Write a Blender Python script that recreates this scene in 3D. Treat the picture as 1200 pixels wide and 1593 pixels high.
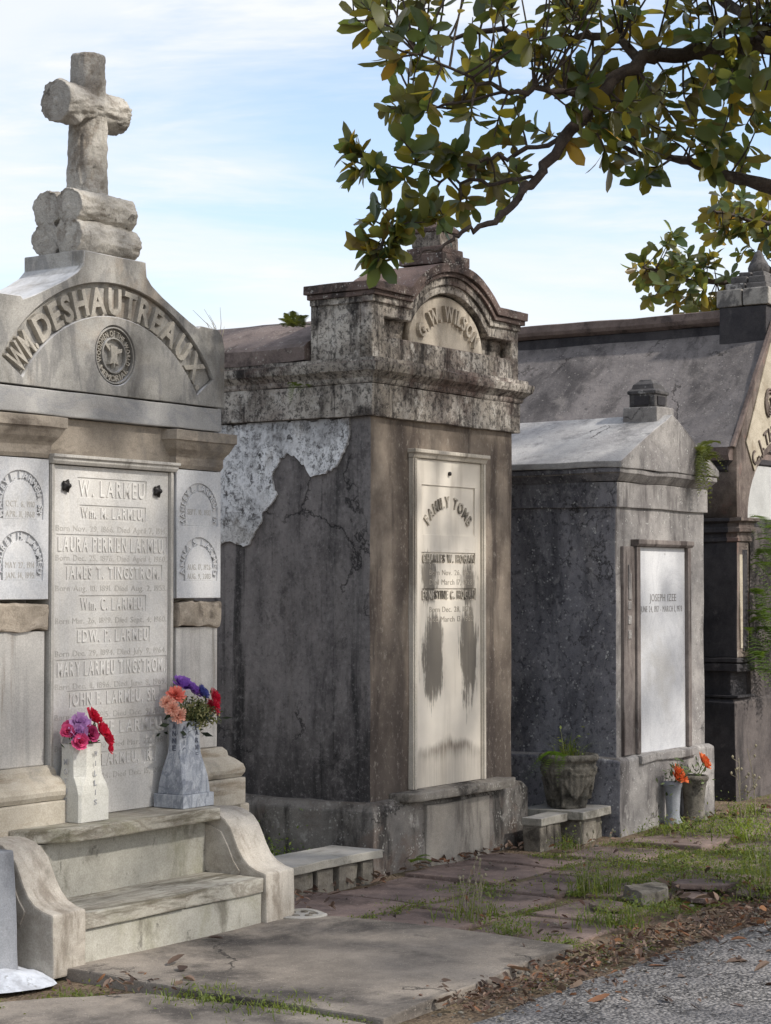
import bpy, bmesh, math, random
from mathutils import Vector, Matrix, noise as mnoise

for _o in list(bpy.data.objects):
    bpy.data.objects.remove(_o)
SC = bpy.context.scene
COL = SC.collection
R = math.radians

# ------------------------------------------------------------------ camera, sky, sun, exposure
cam_d = bpy.data.cameras.new('camera')
cam_d.sensor_fit = 'VERTICAL'
cam_d.sensor_height = 24.0
cam_d.lens = 24.0 * 3100.0 / 1593.0
cam_d.clip_start = 0.1
cam_d.clip_end = 2000.0
cam = bpy.data.objects.new('camera', cam_d)
cam.location = (0, 0, 1.72)
cam.rotation_euler = (R(90 + 2.097), 0, 0)
COL.objects.link(cam)
SC.camera = cam

SUN_AZ = (0.90, -0.43)          # horizontal direction towards the sun
SUN_EL = 43.0
world = bpy.data.worlds.new('World')
SC.world = world
world.use_nodes = True
wt = world.node_tree
wt.nodes.clear()
w_out = wt.nodes.new('ShaderNodeOutputWorld')
w_bg = wt.nodes.new('ShaderNodeBackground')
w_bg.inputs['Strength'].default_value = 0.135
w_sky = wt.nodes.new('ShaderNodeTexSky')
w_sky.sky_type = 'NISHITA'
w_sky.sun_disc = False
w_sky.sun_elevation = R(SUN_EL)
w_sky.sun_rotation = math.atan2(SUN_AZ[0], SUN_AZ[1])
w_sky.air_density = 1.0
w_sky.dust_density = 1.6
w_sky.ozone_density = 1.0
wt.links.new(w_bg.outputs[0], w_out.inputs[0])


def wnode(t, **kw):
    n = wt.nodes.new(t)
    for k, v in kw.items():
        setattr(n, k, v)
    return n


def wmath(op, a, b=0.0, c=None):
    n = wnode('ShaderNodeMath', operation=op)
    for i, v in enumerate((a, b) if c is None else (a, b, c)):
        if hasattr(v, 'links'):
            wt.links.new(v, n.inputs[i])
        else:
            n.inputs[i].default_value = v
    return n.outputs[0]


# high thin cloud sheets, drawn on a flat layer far above the place (same everywhere)
w_tc = wnode('ShaderNodeTexCoord')
w_sep = wnode('ShaderNodeSeparateXYZ')
wt.links.new(w_tc.outputs['Generated'], w_sep.inputs[0])
w_den = wmath('ADD', wmath('MAXIMUM', w_sep.outputs[2], 0.0), 0.16)
w_cx = wmath('DIVIDE', w_sep.outputs[0], w_den)
w_cy = wmath('DIVIDE', w_sep.outputs[1], w_den)
w_com = wnode('ShaderNodeCombineXYZ')
wt.links.new(w_cx, w_com.inputs[0])
wt.links.new(w_cy, w_com.inputs[1])


def wcloud(sx, sy, scale, lo, hi, off, detail=7.0, rough=0.55, dist=0.4):
    mp = wnode('ShaderNodeMapping')
    mp.inputs['Scale'].default_value = (sx, sy, 1)
    mp.inputs['Location'].default_value = off
    wt.links.new(w_com.outputs[0], mp.inputs[0])
    nz = wnode('ShaderNodeTexNoise')
    nz.inputs['Scale'].default_value = scale
    nz.inputs['Detail'].default_value = detail
    nz.inputs['Roughness'].default_value = rough
    nz.inputs['Distortion'].default_value = dist
    wt.links.new(mp.outputs[0], nz.inputs[0])
    mr = wnode('ShaderNodeMapRange', interpolation_type='SMOOTHSTEP')
    mr.inputs[1].default_value = lo
    mr.inputs[2].default_value = hi
    wt.links.new(nz.outputs[0], mr.inputs[0])
    return mr.outputs[0]


c_sheet = wcloud(0.8, 1.5, 0.9, 0.355, 0.62, (2.2, 0.30, 0.0), rough=0.6)
c_wisp = wcloud(1.0, 2.0, 2.3, 0.46, 0.72, (3.1, 7.2, 2.0), rough=0.62)
c_sum = wmath('MINIMUM', wmath('ADD', wmath('MULTIPLY', c_sheet, 0.85), wmath('MULTIPLY', c_wisp, 0.45)), 0.97)
w_haze = wmath('POWER', wmath('SUBTRACT', 1.0, wmath('MINIMUM', wmath('MAXIMUM', w_sep.outputs[2], 0.0), 1.0)), 6.0)
c_sum = wmath('MAXIMUM', c_sum, wmath('MULTIPLY', w_haze, 0.22))
w_mix = wnode('ShaderNodeMix', data_type='RGBA')
w_tint = wnode('ShaderNodeMix', data_type='RGBA', blend_type='MULTIPLY')
w_tint.inputs[0].default_value = 1.0
w_tint.inputs[7].default_value = (1.03, 0.97, 0.95, 1)
wt.links.new(w_sky.outputs[0], w_tint.inputs[6])
wt.links.new(c_sum, w_mix.inputs[0])
wt.links.new(w_tint.outputs[2], w_mix.inputs[6])
w_mix.inputs[7].default_value = (3.75, 3.85, 4.05, 1)
wt.links.new(w_mix.outputs[2], w_bg.inputs['Color'])

sun_d = bpy.data.lights.new('sun', 'SUN')
sun_d.energy = 2.35
sun_d.angle = R(2.0)
sun_d.color = (1.0, 0.95, 0.88)
sun = bpy.data.objects.new('sun', sun_d)
_sd = Vector((SUN_AZ[0], SUN_AZ[1], math.tan(R(SUN_EL)) * math.hypot(*SUN_AZ))).normalized()
sun.rotation_euler = _sd.to_track_quat('Z', 'Y').to_euler()
sun.location = _sd * 60
COL.objects.link(sun)

SC.view_settings.view_transform = 'Standard'
SC.view_settings.look = 'None'
SC.view_settings.exposure = 0.95
SC.view_settings.gamma = 1.0
SC.view_settings.use_curve_mapping = False
SC.render.engine = 'CYCLES'
SC.cycles.max_bounces = 8
SC.cycles.transparent_max_bounces = 8

# ------------------------------------------------------------------ small tools
A = R(34.0)                                  # the row of tombs runs this way
D = Vector((math.sin(A), math.cos(A), 0))    # along the fronts
NRM = Vector((math.cos(A), -math.sin(A), 0)) # out of the fronts
SITE = Vector((-0.09, 11.944, 0.0))          # corner of the middle tomb
ROW = R(90 - 34.0)                           # rotation of the row's frame


def S(u, v, z=0.0):
    """site point: u along the fronts, v out from them"""
    return SITE + D * u + NRM * v + Vector((0, 0, z))


def tag(o, label=None, cat=None, group=None, kind=None):
    if label:
        o['label'] = label
    if cat:
        o['category'] = cat
    if group:
        o['group'] = group
    if kind:
        o['kind'] = kind
    return o


def empty(name, loc=(0, 0, 0), rz=0.0):
    o = bpy.data.objects.new(name, None)
    o.empty_display_size = 0.1
    o.location = loc
    o.rotation_euler = (0, 0, rz)
    COL.objects.link(o)
    return o


def link_mesh(name, me, mat, parent=None, smooth=False):
    mats = mat if isinstance(mat, (list, tuple)) else [mat]
    for m in mats:
        me.materials.append(m)
    if smooth:
        for p in me.polygons:
            p.use_smooth = True
    o = bpy.data.objects.new(name, me)
    COL.objects.link(o)
    if parent is not None:
        o.parent = parent
    return o


def fbm(p, f, octs=3):
    s, a = 0.0, 1.0
    for _ in range(octs):
        s += a * mnoise.noise(p * f)
        f *= 2.1
        a *= 0.5
    return s


class G:
    """collects faces for ONE part"""
    def __init__(s):
        s.v = []
        s.f = []

    def add(s, verts, faces):
        b = len(s.v)
        s.v.extend([tuple(x) for x in verts])
        s.f.extend([tuple(i + b for i in f) for f in faces])
        return s

    def box(s, x0, x1, y0, y1, z0, z1):
        return s.loft([(x0, x1, y0, y1, z0), (x0, x1, y0, y1, z1)])

    def loft(s, lv):
        """stack of rectangles (x0,x1,y0,y1,z), closed at both ends"""
        vs, fs = [], []
        for (x0, x1, y0, y1, z) in lv:
            vs += [(x0, y0, z), (x1, y0, z), (x1, y1, z), (x0, y1, z)]
        n = len(lv)
        fs.append((3, 2, 1, 0))
        for i in range(n - 1):
            a, b = i * 4, i * 4 + 4
            for k in range(4):
                fs.append((a + k, a + (k + 1) % 4, b + (k + 1) % 4, b + k))
        e = (n - 1) * 4
        fs.append((e, e + 1, e + 2, e + 3))
        return s.add(vs, fs)

    def prism(s, poly, a0, a1, axis='y'):
        """extrude a polygon; axis y: poly in xz, axis x: poly in yz, axis z: poly in xy"""
        n = len(poly)

        def P(p, a):
            if axis == 'y':
                return (p[0], a, p[1])
            if axis == 'x':
                return (a, p[0], p[1])
            return (p[0], p[1], a)
        vs = [P(p, a0) for p in poly] + [P(p, a1) for p in poly]
        fs = [tuple(range(n)), tuple(range(2 * n - 1, n - 1, -1))]
        for i in range(n):
            j = (i + 1) % n
            fs.append((i, i + n, j + n, j))
        return s.add(vs, fs)

    def lathe(s, prof, seg=24, c=(0, 0, 0), rel=None):
        """prof: (radius, z); rel(angle, i, r, z) -> radius"""
        vs, fs = [], []
        n = len(prof)
        for i, (r, z) in enumerate(prof):
            for k in range(seg):
                a = 2 * math.pi * k / seg
                rr = rel(a, i, r, z) if rel else r
                vs.append((c[0] + rr * math.cos(a), c[1] + rr * math.sin(a), c[2] + z))
        for i in range(n - 1):
            for k in range(seg):
                k2 = (k + 1) % seg
                fs.append((i * seg + k, i * seg + k2, (i + 1) * seg + k2, (i + 1) * seg + k))
        fs.append(tuple(range(seg - 1, -1, -1)))
        fs.append(tuple((n - 1) * seg + k for k in range(seg)))
        return s.add(vs, fs)

    def tube(s, pts, rad, seg=6):
        vs, fs = [], []
        n = len(pts)
        pts = [Vector(p) for p in pts]
        up = Vector((0.31, 0.17, 0.93))
        for i, p in enumerate(pts):
            t = (pts[min(i + 1, n - 1)] - pts[max(i - 1, 0)])
            if t.length < 1e-7:
                t = Vector((0, 0, 1))
            t.normalize()
            a = t.cross(up)
            if a.length < 1e-3:
                a = t.cross(Vector((1, 0, 0)))
            a.normalize()
            b = t.cross(a)
            r = rad[i] if isinstance(rad, (list, tuple)) else rad
            for k in range(seg):
                w = 2 * math.pi * k / seg
                vs.append(p + (a * math.cos(w) + b * math.sin(w)) * r)
        for i in range(n - 1):
            for k in range(seg):
                k2 = (k + 1) % seg
                fs.append((i * seg + k, i * seg + k2, (i + 1) * seg + k2, (i + 1) * seg + k))
        fs.append(tuple(range(seg - 1, -1, -1)))
        fs.append(tuple((n - 1) * seg + k for k in range(seg)))
        return s.add(vs, fs)

    def build(s, name, mat, parent=None, bevel=0.0, rough=None, smooth=False, pick=None, seed=0.0):
        """bevel: chipped edge width; rough: (cell, amplitude, frequency) of the uneven surface;
        pick(normal, centre) -> material slot"""
        bm = bmesh.new()
        vv = [bm.verts.new(p) for p in s.v]
        for f in s.f:
            try:
                bm.faces.new([vv[i] for i in f])
            except ValueError:
                pass
        bmesh.ops.recalc_face_normals(bm, faces=bm.faces)
        if bevel:
            es = [e for e in bm.edges if len(e.link_faces) == 2 and e.calc_face_angle(0) > 0.5]
            bmesh.ops.bevel(bm, geom=es, offset=bevel, segments=2, profile=0.6, affect='EDGES', clamp_overlap=True)
        if rough:
            cell, amp, fr = rough
            for _ in range(6):
                es = [e for e in bm.edges if e.calc_length() > cell * 1.5]
                if not es or len(bm.faces) > 30000:
                    break
                bmesh.ops.subdivide_edges(bm, edges=es, cuts=1, use_grid_fill=True)
            o = Vector((seed, seed * 1.7, 0.3))
            for v in bm.verts:
                p = v.co + o
                d = Vector((fbm(p, fr), fbm(p + Vector((9.1, 0, 3)), fr), fbm(p + Vector((0, 5.3, 7)), fr)))
                v.co += d * amp
        if pick:
            for f in bm.faces:
                f.material_index = pick(f.normal, f.calc_center_median())
        me = bpy.data.meshes.new(name)
        bm.to_mesh(me)
        bm.free()
        return link_mesh(name, me, mat, parent, smooth)


# flat stone plates with holes, and lettering, from filled outlines
def plate_mesh(polys, y0, y1, bevel=0.0):
    """polys: outlines in xz (first the outside, then holes); thickness from y0 (front) to y1 (back)"""
    cu = bpy.data.curves.new('t', 'CURVE')
    cu.dimensions = '2D'
    cu.fill_mode = 'BOTH'
    cu.extrude = max((y1 - y0) / 2 - bevel, 1e-5)
    if bevel:
        cu.bevel_depth = bevel
        cu.bevel_resolution = 0
        cu.offset = -bevel
    for pl in polys:
        sp = cu.splines.new('POLY')
        sp.points.add(len(pl) - 1)
        for i, (x, z) in enumerate(pl):
            sp.points[i].co = (x, z, 0, 1)
        sp.use_cyclic_u = True
    ob = bpy.data.objects.new('t', cu)
    me = bpy.data.meshes.new_from_object(ob)
    ym = (y0 + y1) / 2
    for v in me.vertices:
        x, y, z = v.co
        v.co = (x, ym - z, y)
    bpy.data.objects.remove(ob)
    bpy.data.curves.remove(cu)
    me.materials.clear()
    return me


def plate(name, polys, y0, y1, mat, parent, bevel=0.0):
    return link_mesh(name, plate_mesh(polys, y0, y1, bevel), mat, parent)


def rect(x0, x1, z0, z1):
    return [(x0, z0), (x1, z0), (x1, z1), (x0, z1)]


def arc(cx, cz, r, a0, a1, n=20):
    """angles from straight up, clockwise, degrees"""
    return [(cx + r * math.sin(R(a0 + (a1 - a0) * i / n)), cz + r * math.cos(R(a0 + (a1 - a0) * i / n))) for i in range(n + 1)]


_gl = {}


def glyph(ch, bold):
    k = (ch, bold)
    if k in _gl:
        return _gl[k]
    cu = bpy.data.curves.new('t', 'FONT')
    cu.body = ch
    cu.size = 1.0
    cu.extrude = 0.5
    cu.resolution_u = 3
    cu.offset = bold
    ob = bpy.data.objects.new('t', cu)
    me = bpy.data.meshes.new_from_object(ob)
    vs = [tuple(v.co) for v in me.vertices]
    fs = [tuple(p.vertices) for p in me.polygons]
    bpy.data.objects.remove(ob)
    bpy.data.curves.remove(cu)
    bpy.data.meshes.remove(me)
    x0 = min((v[0] for v in vs), default=0)
    x1 = max((v[0] for v in vs), default=0.3)
    _gl[k] = (vs, fs, x0, x1)
    return _gl[k]


CAPH = 0.729


def text_line(g, body, x0, x1, zb, h, yf, depth, bold=0.015, gap=0.16, space=0.42, slope=0.0):
    """raised lettering from x0 to x1, baseline zb, capital height h, standing out from the plane y = yf"""
    w = 0.0
    lay = []
    for ch in body:
        if ch == ' ':
            w += space
            continue
        vs, fs, a, b = glyph(ch, bold)
        lay.append((vs, fs, a, w))
        w += (b - a) + gap
    w -= gap
    sx = (x1 - x0) / w
    sz = h / CAPH
    for vs, fs, a, off in lay:
        g.add([(x0 + (v[0] - a + off) * sx, yf - (v[2] + 0.5) * depth, zb + v[1] * sz) for v in vs], fs)


def text_arc(g, body, cx, cz, r, a0, a1, h, yf, depth, bold=0.015, gap=0.16, space=0.4, inside=False, squash=None):
    """lettering round an arc; r = radius of the baseline"""
    w = 0.0
    lay = []
    for ch in body:
        if ch == ' ':
            w += space
            continue
        vs, fs, a, b = glyph(ch, bold)
        lay.append((vs, fs, a, b, w))
        w += (b - a) + gap
    w -= gap
    sz = h / CAPH
    sx = squash if squash else math.radians(abs(a1 - a0)) * (r + h * 0.4) / w
    for vs, fs, a, b, off in lay:
        t = R(a0 + (a1 - a0) * (off + (b - a) / 2) / w)
        ct, st = math.cos(t), math.sin(t)
        out = []
        for v in vs:
            lx = (v[0] - (a + b) / 2) * sx
            lz = v[1] * sz
            if inside:      # reads along the bottom of a ring
                rr = r - lz
                out.append((cx + rr * st - lx * ct * 1.0 * (1), yf - (v[2] + 0.5) * depth, cz + rr * ct + lx * st))
            else:
                rr = r + lz
                out.append((cx + rr * st + lx * ct, yf - (v[2] + 0.5) * depth, cz + rr * ct - lx * st))
        g.add(out, fs)


class Each:
    """stands in for G where every letter is a part of its own"""
    def __init__(s, name, mat, parent, loc=(0, 0, 0), rz=0.0):
        s.a = (name, mat, parent, loc, rz)

    def add(s, vs, fs):
        g = G()
        g.add(vs, fs)
        o = g.build(s.a[0], s.a[1], s.a[2])
        o.location = s.a[3]
        o.rotation_euler = (0, 0, s.a[4])


# ------------------------------------------------------------------ materials
def lin(r, g, b):
    def f(c):
        c /= 255.0
        return c / 12.92 if c <= 0.04045 else ((c + 0.055) / 1.055) ** 2.4
    return (f(r), f(g), f(b), 1.0)


class Mt:
    def __init__(s, name):
        s.m = bpy.data.materials.new(name)
        s.m.use_nodes = True
        s.t = s.m.node_tree
        s.t.nodes.clear()
        s.out = s.t.nodes.new('ShaderNodeOutputMaterial')
        s._tc = None

    def nd(s, typ, ins=None, **kw):
        n = s.t.nodes.new(typ)
        for k, v in kw.items():
            setattr(n, k, v)
        for k, v in (ins or {}).items():
            s.put(n.inputs[k], v)
        return n

    def put(s, sock, v):
        if hasattr(v, 'is_output'):
            s.t.links.new(v, sock)
        else:
            sock.default_value = v

    def obj(s):
        if s._tc is None:
            s._tc = s.nd('ShaderNodeTexCoord')
        return s._tc.outputs['Object']

    def xyz(s, v=None):
        n = s.nd('ShaderNodeSeparateXYZ', {0: v or s.obj()})
        return n.outputs[0], n.outputs[1], n.outputs[2]

    def rnd(s):
        return s.nd('ShaderNodeObjectInfo').outputs['Random']

    def loc(s, vec, scale=(1, 1, 1), off=(0, 0, 0)):
        return s.nd('ShaderNodeMapping', {0: vec, 'Scale': scale, 'Location': off}).outputs[0]

    def noise(s, scale, st=(1, 1, 1), off=(0, 0, 0), detail=6.0, rough=0.6, dist=0.0, vec=None):
        v = s.loc(vec or s.obj(), st, off)
        n = s.nd('ShaderNodeTexNoise', {'Vector': v, 'Scale': scale, 'Detail': detail, 'Roughness': rough, 'Distortion': dist})
        return n.outputs[0]

    def voro(s, scale, st=(1, 1, 1), off=(0, 0, 0), feature='F1', vec=None, rand=1.0):
        v = s.loc(vec or s.obj(), st, off)
        n = s.nd('ShaderNodeTexVoronoi', {'Vector': v, 'Scale': scale, 'Randomness': rand}, feature=feature)
        return n

    def ss(s, f, lo, hi, a=0.0, b=1.0):
        n = s.nd('ShaderNodeMapRange', {0: f, 1: lo, 2: hi, 3: a, 4: b}, interpolation_type='SMOOTHSTEP')
        return n.outputs[0]

    def ma(s, op, a, b=0.0):
        n = s.nd('ShaderNodeMath', {0: a, 1: b}, operation=op)
        return n.outputs[0]

    def mul(s, a, b):
        return s.ma('MULTIPLY', a, b)

    def addm(s, a, b):
        return s.ma('ADD', a, b)

    def mix(s, f, a, b, blend='MIX'):
        n = s.nd('ShaderNodeMix', data_type='RGBA', blend_type=blend)
        s.put(n.inputs[0], f)
        s.put(n.inputs[6], a)
        s.put(n.inputs[7], b)
        return n.outputs[2]

    def crack(s, scale, width, lo):
        """a few wandering hairline cracks"""
        v = s.obj()
        w = s.nd('ShaderNodeTexNoise', {'Vector': v, 'Scale': scale * 2.2, 'Detail': 8.0, 'Roughness': 0.65})
        mx = s.nd('ShaderNodeMix', {0: 0.35}, data_type='VECTOR')
        s.put(mx.inputs[4], v)
        s.put(mx.inputs[5], w.outputs['Color'])
        e = s.voro(scale, feature='DISTANCE_TO_EDGE', vec=mx.outputs[1])
        line = s.ss(e.outputs['Distance'], 0.0, width, 1.0, 0.0)
        return s.mul(line, s.ss(s.noise(scale * 0.8, off=(4, 2, 7), detail=4), lo, lo + 0.08))

    def nrm(s):
        """normal in the thing's own frame"""
        g = s.nd('ShaderNodeNewGeometry').outputs['Normal']
        n = s.nd('ShaderNodeVectorTransform', {0: g}, vector_type='NORMAL', convert_from='WORLD', convert_to='OBJECT')
        return s.xyz(n.outputs[0])

    def bump(s, h, strength=0.4, dist=0.01, normal=None):
        ins = {'Height': h, 'Strength': strength, 'Distance': dist}
        if normal is not None:
            ins['Normal'] = normal
        return s.nd('ShaderNodeBump', ins).outputs[0]

    def fin(s, col, rough=0.85, normal=None, spec=0.3, **kw):
        ins = {'Base Color': col, 'Roughness': rough, 'Specular IOR Level': spec}
        if normal is not None:
            ins['Normal'] = normal
        ins.update(kw)
        p = s.nd('ShaderNodeBsdfPrincipled', ins)
        s.t.links.new(p.outputs[0], s.out.inputs[0])
        return s.m


def stone(name, c0, c1, tone=1.3, stains=(), veins=None, specks=(), top=None, bump=(40, 0.35, 0.006), rough=0.85, big=None, rnd=0.0, spec=0.25, grain=0.16, cracks=None):
    """weathered stone. stains: (colour, scale, stretch, lo, hi, amount, offset); veins: (colour, scale, stretch, amount);
    specks: (colour, scale, radius, amount); top: (colour, amount) tint on upward faces"""
    m = Mt(name)
    f = m.noise(tone, detail=8, rough=0.65)
    f2 = m.noise(tone * 6.3, off=(3, 1, 8), detail=6, rough=0.7)
    ff = m.ss(m.addm(m.mul(f, 0.65), m.mul(f2, 0.35)), 0.34, 0.66)
    c = m.mix(ff, c0, c1)
    if veins:
        vc, sc, st, am = veins
        wv = m.noise(sc, st, (5, 2, 1), detail=5, rough=0.6, dist=1.6)
        w1 = m.ma('ABSOLUTE', m.ma('SUBTRACT', wv, 0.5))
        vm = m.mul(m.ss(w1, 0.0, 0.07, 1.0, 0.0), am)
        c = m.mix(vm, c, vc)
    for i, (sc_c, sc, st, lo, hi, am, off) in enumerate(stains):
        n = m.noise(sc, st, off, detail=9, rough=0.68, dist=0.3)
        c = m.mix(m.mul(m.ss(n, lo, hi), am), c, sc_c)
    for i, (sc_c, sc, rad, am) in enumerate(specks):
        vn = m.voro(sc, off=(i * 3.3, 1, 2))
        pick = m.ss(m.noise(sc * 0.35, off=(i * 2.1, 4, 4), detail=4), 0.5, 0.62)
        c = m.mix(m.mul(m.mul(m.ss(vn.outputs['Distance'], rad * 0.7, rad, 1.0, 0.0), pick), am), c, sc_c)
    ck = None
    if cracks:
        ck = m.crack(*cracks)
        c = m.mix(m.mul(ck, 0.8), c, lin(40, 38, 37))
    fine = m.noise(150, detail=3, rough=0.6)
    c = m.mix(grain, c, m.mix(m.ss(fine, 0.3, 0.7), (0.12, 0.12, 0.12, 1), (0.95, 0.95, 0.95, 1)), 'OVERLAY')
    if top:
        nx, ny, nz = m.nrm()
        tm = m.mul(m.ss(nz, 0.45, 0.85), top[1])
        tn = m.ss(m.noise(9, off=(7, 7, 7), detail=8, rough=0.7), 0.33, 0.6, 0.35, 1.0)
        c = m.mix(m.mul(tm, tn), c, top[0])
    if rnd:
        h = m.nd('ShaderNodeHueSaturation', {'Color': c, 'Value': m.addm(1.0 - rnd / 2, m.mul(m.rnd(), rnd))})
        c = h.outputs[0]
    hgt = m.addm(m.noise(bump[0], detail=8, rough=0.7), m.mul(m.noise(bump[0] * 0.17, detail=4), 1.5))
    if ck is not None:
        hgt = m.addm(hgt, m.mul(ck, -1.5))
    return m.fin(c, rough, m.bump(hgt, bump[1], bump[2]), spec)


BLK = lin(48, 46, 46)
DRK = lin(74, 70, 68)
# grey weathered marble of the left tomb
M_PED = stone('pediment_marble', lin(132, 130, 125), lin(172, 169, 162), 1.6,
              stains=[(lin(96, 92, 85), 3.2, (1, 1, 0.5), 0.50, 0.70, 0.75, (1, 2, 3)), (lin(160, 140, 116), 1.7, (1, 1, 1), 0.55, 0.75, 0.5, (4, 2, 9))],
              veins=(lin(96, 96, 98), 2.6, (1, 1, 0.5), 0.45), top=(lin(206, 206, 206), 0.85), bump=(55, 0.35, 0.006))  # upward faces coloured paler, the light on the ramps painted in
M_BAND = stone('band_marble', lin(144, 143, 141), lin(170, 168, 164), 1.5,
               stains=[(lin(132, 126, 118), 2.2, (0.6, 1, 2), 0.52, 0.72, 0.6, (2, 8, 1))], veins=(lin(130, 132, 136), 2.2, (1, 1, 1.5), 0.35), bump=(60, 0.2, 0.004))
M_PANEL = stone('panel_marble', lin(190, 191, 192), lin(206, 205, 203), 1.2,
                stains=[(lin(160, 157, 152), 2.6, (1, 1, 0.6), 0.54, 0.74, 0.55, (6, 2, 1)), (lin(150, 148, 144), 11, (1, 1, 0.5), 0.62, 0.72, 0.5, (0, 2, 1))],
                veins=(lin(164, 168, 174), 1.6, (1, 1, 0.7), 0.3), bump=(70, 0.14, 0.003), rough=0.7)
M_TABLET = stone('tablet_marble', lin(192, 189, 183), lin(208, 205, 199), 1.0,
                 stains=[(lin(172, 166, 156), 2.0, (1, 1, 0.4), 0.5, 0.75, 0.5, (1, 1, 5))], veins=(lin(172, 172, 172), 1.4, (1, 1, 0.5), 0.25), bump=(70, 0.14, 0.003), rough=0.7)
M_LETTER = stone('letter_marble', lin(204, 201, 195), lin(218, 215, 209), 3.0, stains=[(lin(170, 165, 157), 9, (1, 1, 1), 0.5, 0.7, 0.5, (3, 3, 3))], bump=(90, 0.2, 0.003))
M_PEDLET = stone('pediment_letter', lin(146, 141, 131), lin(182, 176, 164), 3.0, stains=[(lin(104, 98, 90), 7, (1, 1, 1), 0.5, 0.7, 0.7, (3, 3, 3))], bump=(70, 0.5, 0.006))
M_INCISE = stone('incised_lettering', lin(160, 157, 151), lin(184, 180, 173), 4.0, bump=(90, 0.2, 0.003))
M_FRAME = stone('frame_marble', lin(168, 164, 156), lin(192, 188, 180), 1.6,
                stains=[(lin(112, 107, 100), 4, (2, 1, 0.25), 0.50, 0.68, 0.6, (1, 1, 1))], bump=(60, 0.25, 0.004))
M_SHAFT = stone('pilaster_marble', lin(172, 169, 163), lin(200, 196, 189), 1.3,
                stains=[(lin(128, 116, 104), 3, (2.2, 1, 0.16), 0.54, 0.70, 0.8, (3, 1, 1)), (lin(140, 138, 134), 5, (3, 1, 0.12), 0.5, 0.7, 0.5, (8, 1, 1))], bump=(60, 0.2, 0.004))
M_BROWNST = stone('brown_marble', lin(132, 123, 111), lin(164, 154, 140), 1.5,
                  stains=[(lin(88, 78, 68), 2.2, (1, 1, 2.5), 0.48, 0.68, 0.8, (1, 5, 1)), (lin(104, 100, 96), 2.6, (1, 1, 0.6), 0.5, 0.66, 0.7, (5, 5, 1))], top=(lin(120, 112, 102), 0.4), bump=(50, 0.3, 0.005))
M_ROCK = stone('rock_face_marble', lin(136, 126, 112), lin(178, 166, 150), 4.0,
               stains=[(lin(84, 76, 68), 6, (1, 1, 1), 0.5, 0.66, 0.8, (1, 5, 1))], bump=(60, 0.6, 0.010))
M_PLINTH = stone('plinth_marble', lin(152, 144, 129), lin(178, 171, 158), 1.5,
                 stains=[(lin(116, 100, 78), 3, (0.5, 1, 4), 0.50, 0.66, 0.7, (1, 5, 1)), (lin(120, 118, 112), 3, (1, 1, 1), 0.52, 0.70, 0.6, (5, 5, 1))], bump=(50, 0.25, 0.004))
M_LOG = stone('cross_marble', lin(168, 163, 153), lin(196, 191, 181), 3.0,
              stains=[(lin(112, 101, 88), 6, (1, 1, 1), 0.48, 0.66, 0.8, (1, 5, 1)), (lin(140, 136, 130), 3, (1, 1, 0.6), 0.48, 0.68, 0.6, (5, 5, 1)), (lin(70, 66, 60), 16, (1, 1, 0.8), 0.60, 0.68, 0.7, (5, 9, 1))], bump=(60, 0.9, 0.012))
M_STEP = stone('step_marble', lin(142, 138, 127), lin(176, 172, 160), 1.5,
               stains=[(lin(86, 80, 66), 3.0, (0.5, 2.5, 3), 0.46, 0.62, 0.85, (1, 5, 1)), (lin(110, 108, 84), 2.0, (1, 1, 2.0), 0.52, 0.72, 0.6, (5, 5, 1))],
               veins=(lin(110, 100, 88), 3.0, (0.7, 3, 3), 0.55), bump=(50, 0.3, 0.005))
M_VOL = stone('volute_marble', lin(150, 142, 130), lin(192, 185, 173), 2.2,
              stains=[(lin(110, 99, 86), 3.0, (3.2, 0.8, 0.8), 0.50, 0.68, 0.65, (1, 5, 1)), (lin(124, 115, 102), 8.0, (3, 0.6, 0.6), 0.52, 0.70, 0.5, (5, 5, 1)), (lin(92, 88, 78), 2.2, (1, 1, 1.4), 0.55, 0.72, 0.55, (9, 5, 1))], bump=(50, 0.25, 0.004))
M_RISER = stone('riser_marble', lin(150, 147, 136), lin(176, 173, 162), 1.4,
                stains=[(lin(116, 114, 84), 2.2, (1, 1, 0.6), 0.50, 0.72, 0.55, (1, 5, 1)), (lin(92, 87, 74), 4, (1.2, 1, 0.8), 0.52, 0.68, 0.65, (5, 5, 1)), (lin(70, 66, 58), 13, (1.2, 1, 0.8), 0.60, 0.68, 0.6, (2, 5, 7))], bump=(50, 0.25, 0.004))


def m_wash():
    m = Mt('whitewash_lump')
    f = m.noise(7, detail=8, rough=0.7)
    c = m.mix(m.ss(f, 0.35, 0.62), lin(170, 172, 176), lin(212, 216, 222))
    c = m.mix(m.mul(m.ss(m.noise(22, detail=6), 0.6, 0.72), 0.6), c, lin(110, 106, 98))
    return m.fin(c, 0.95, m.bump(m.noise(45, detail=8), 0.5, 0.01))


M_WASH = m_wash()


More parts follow.
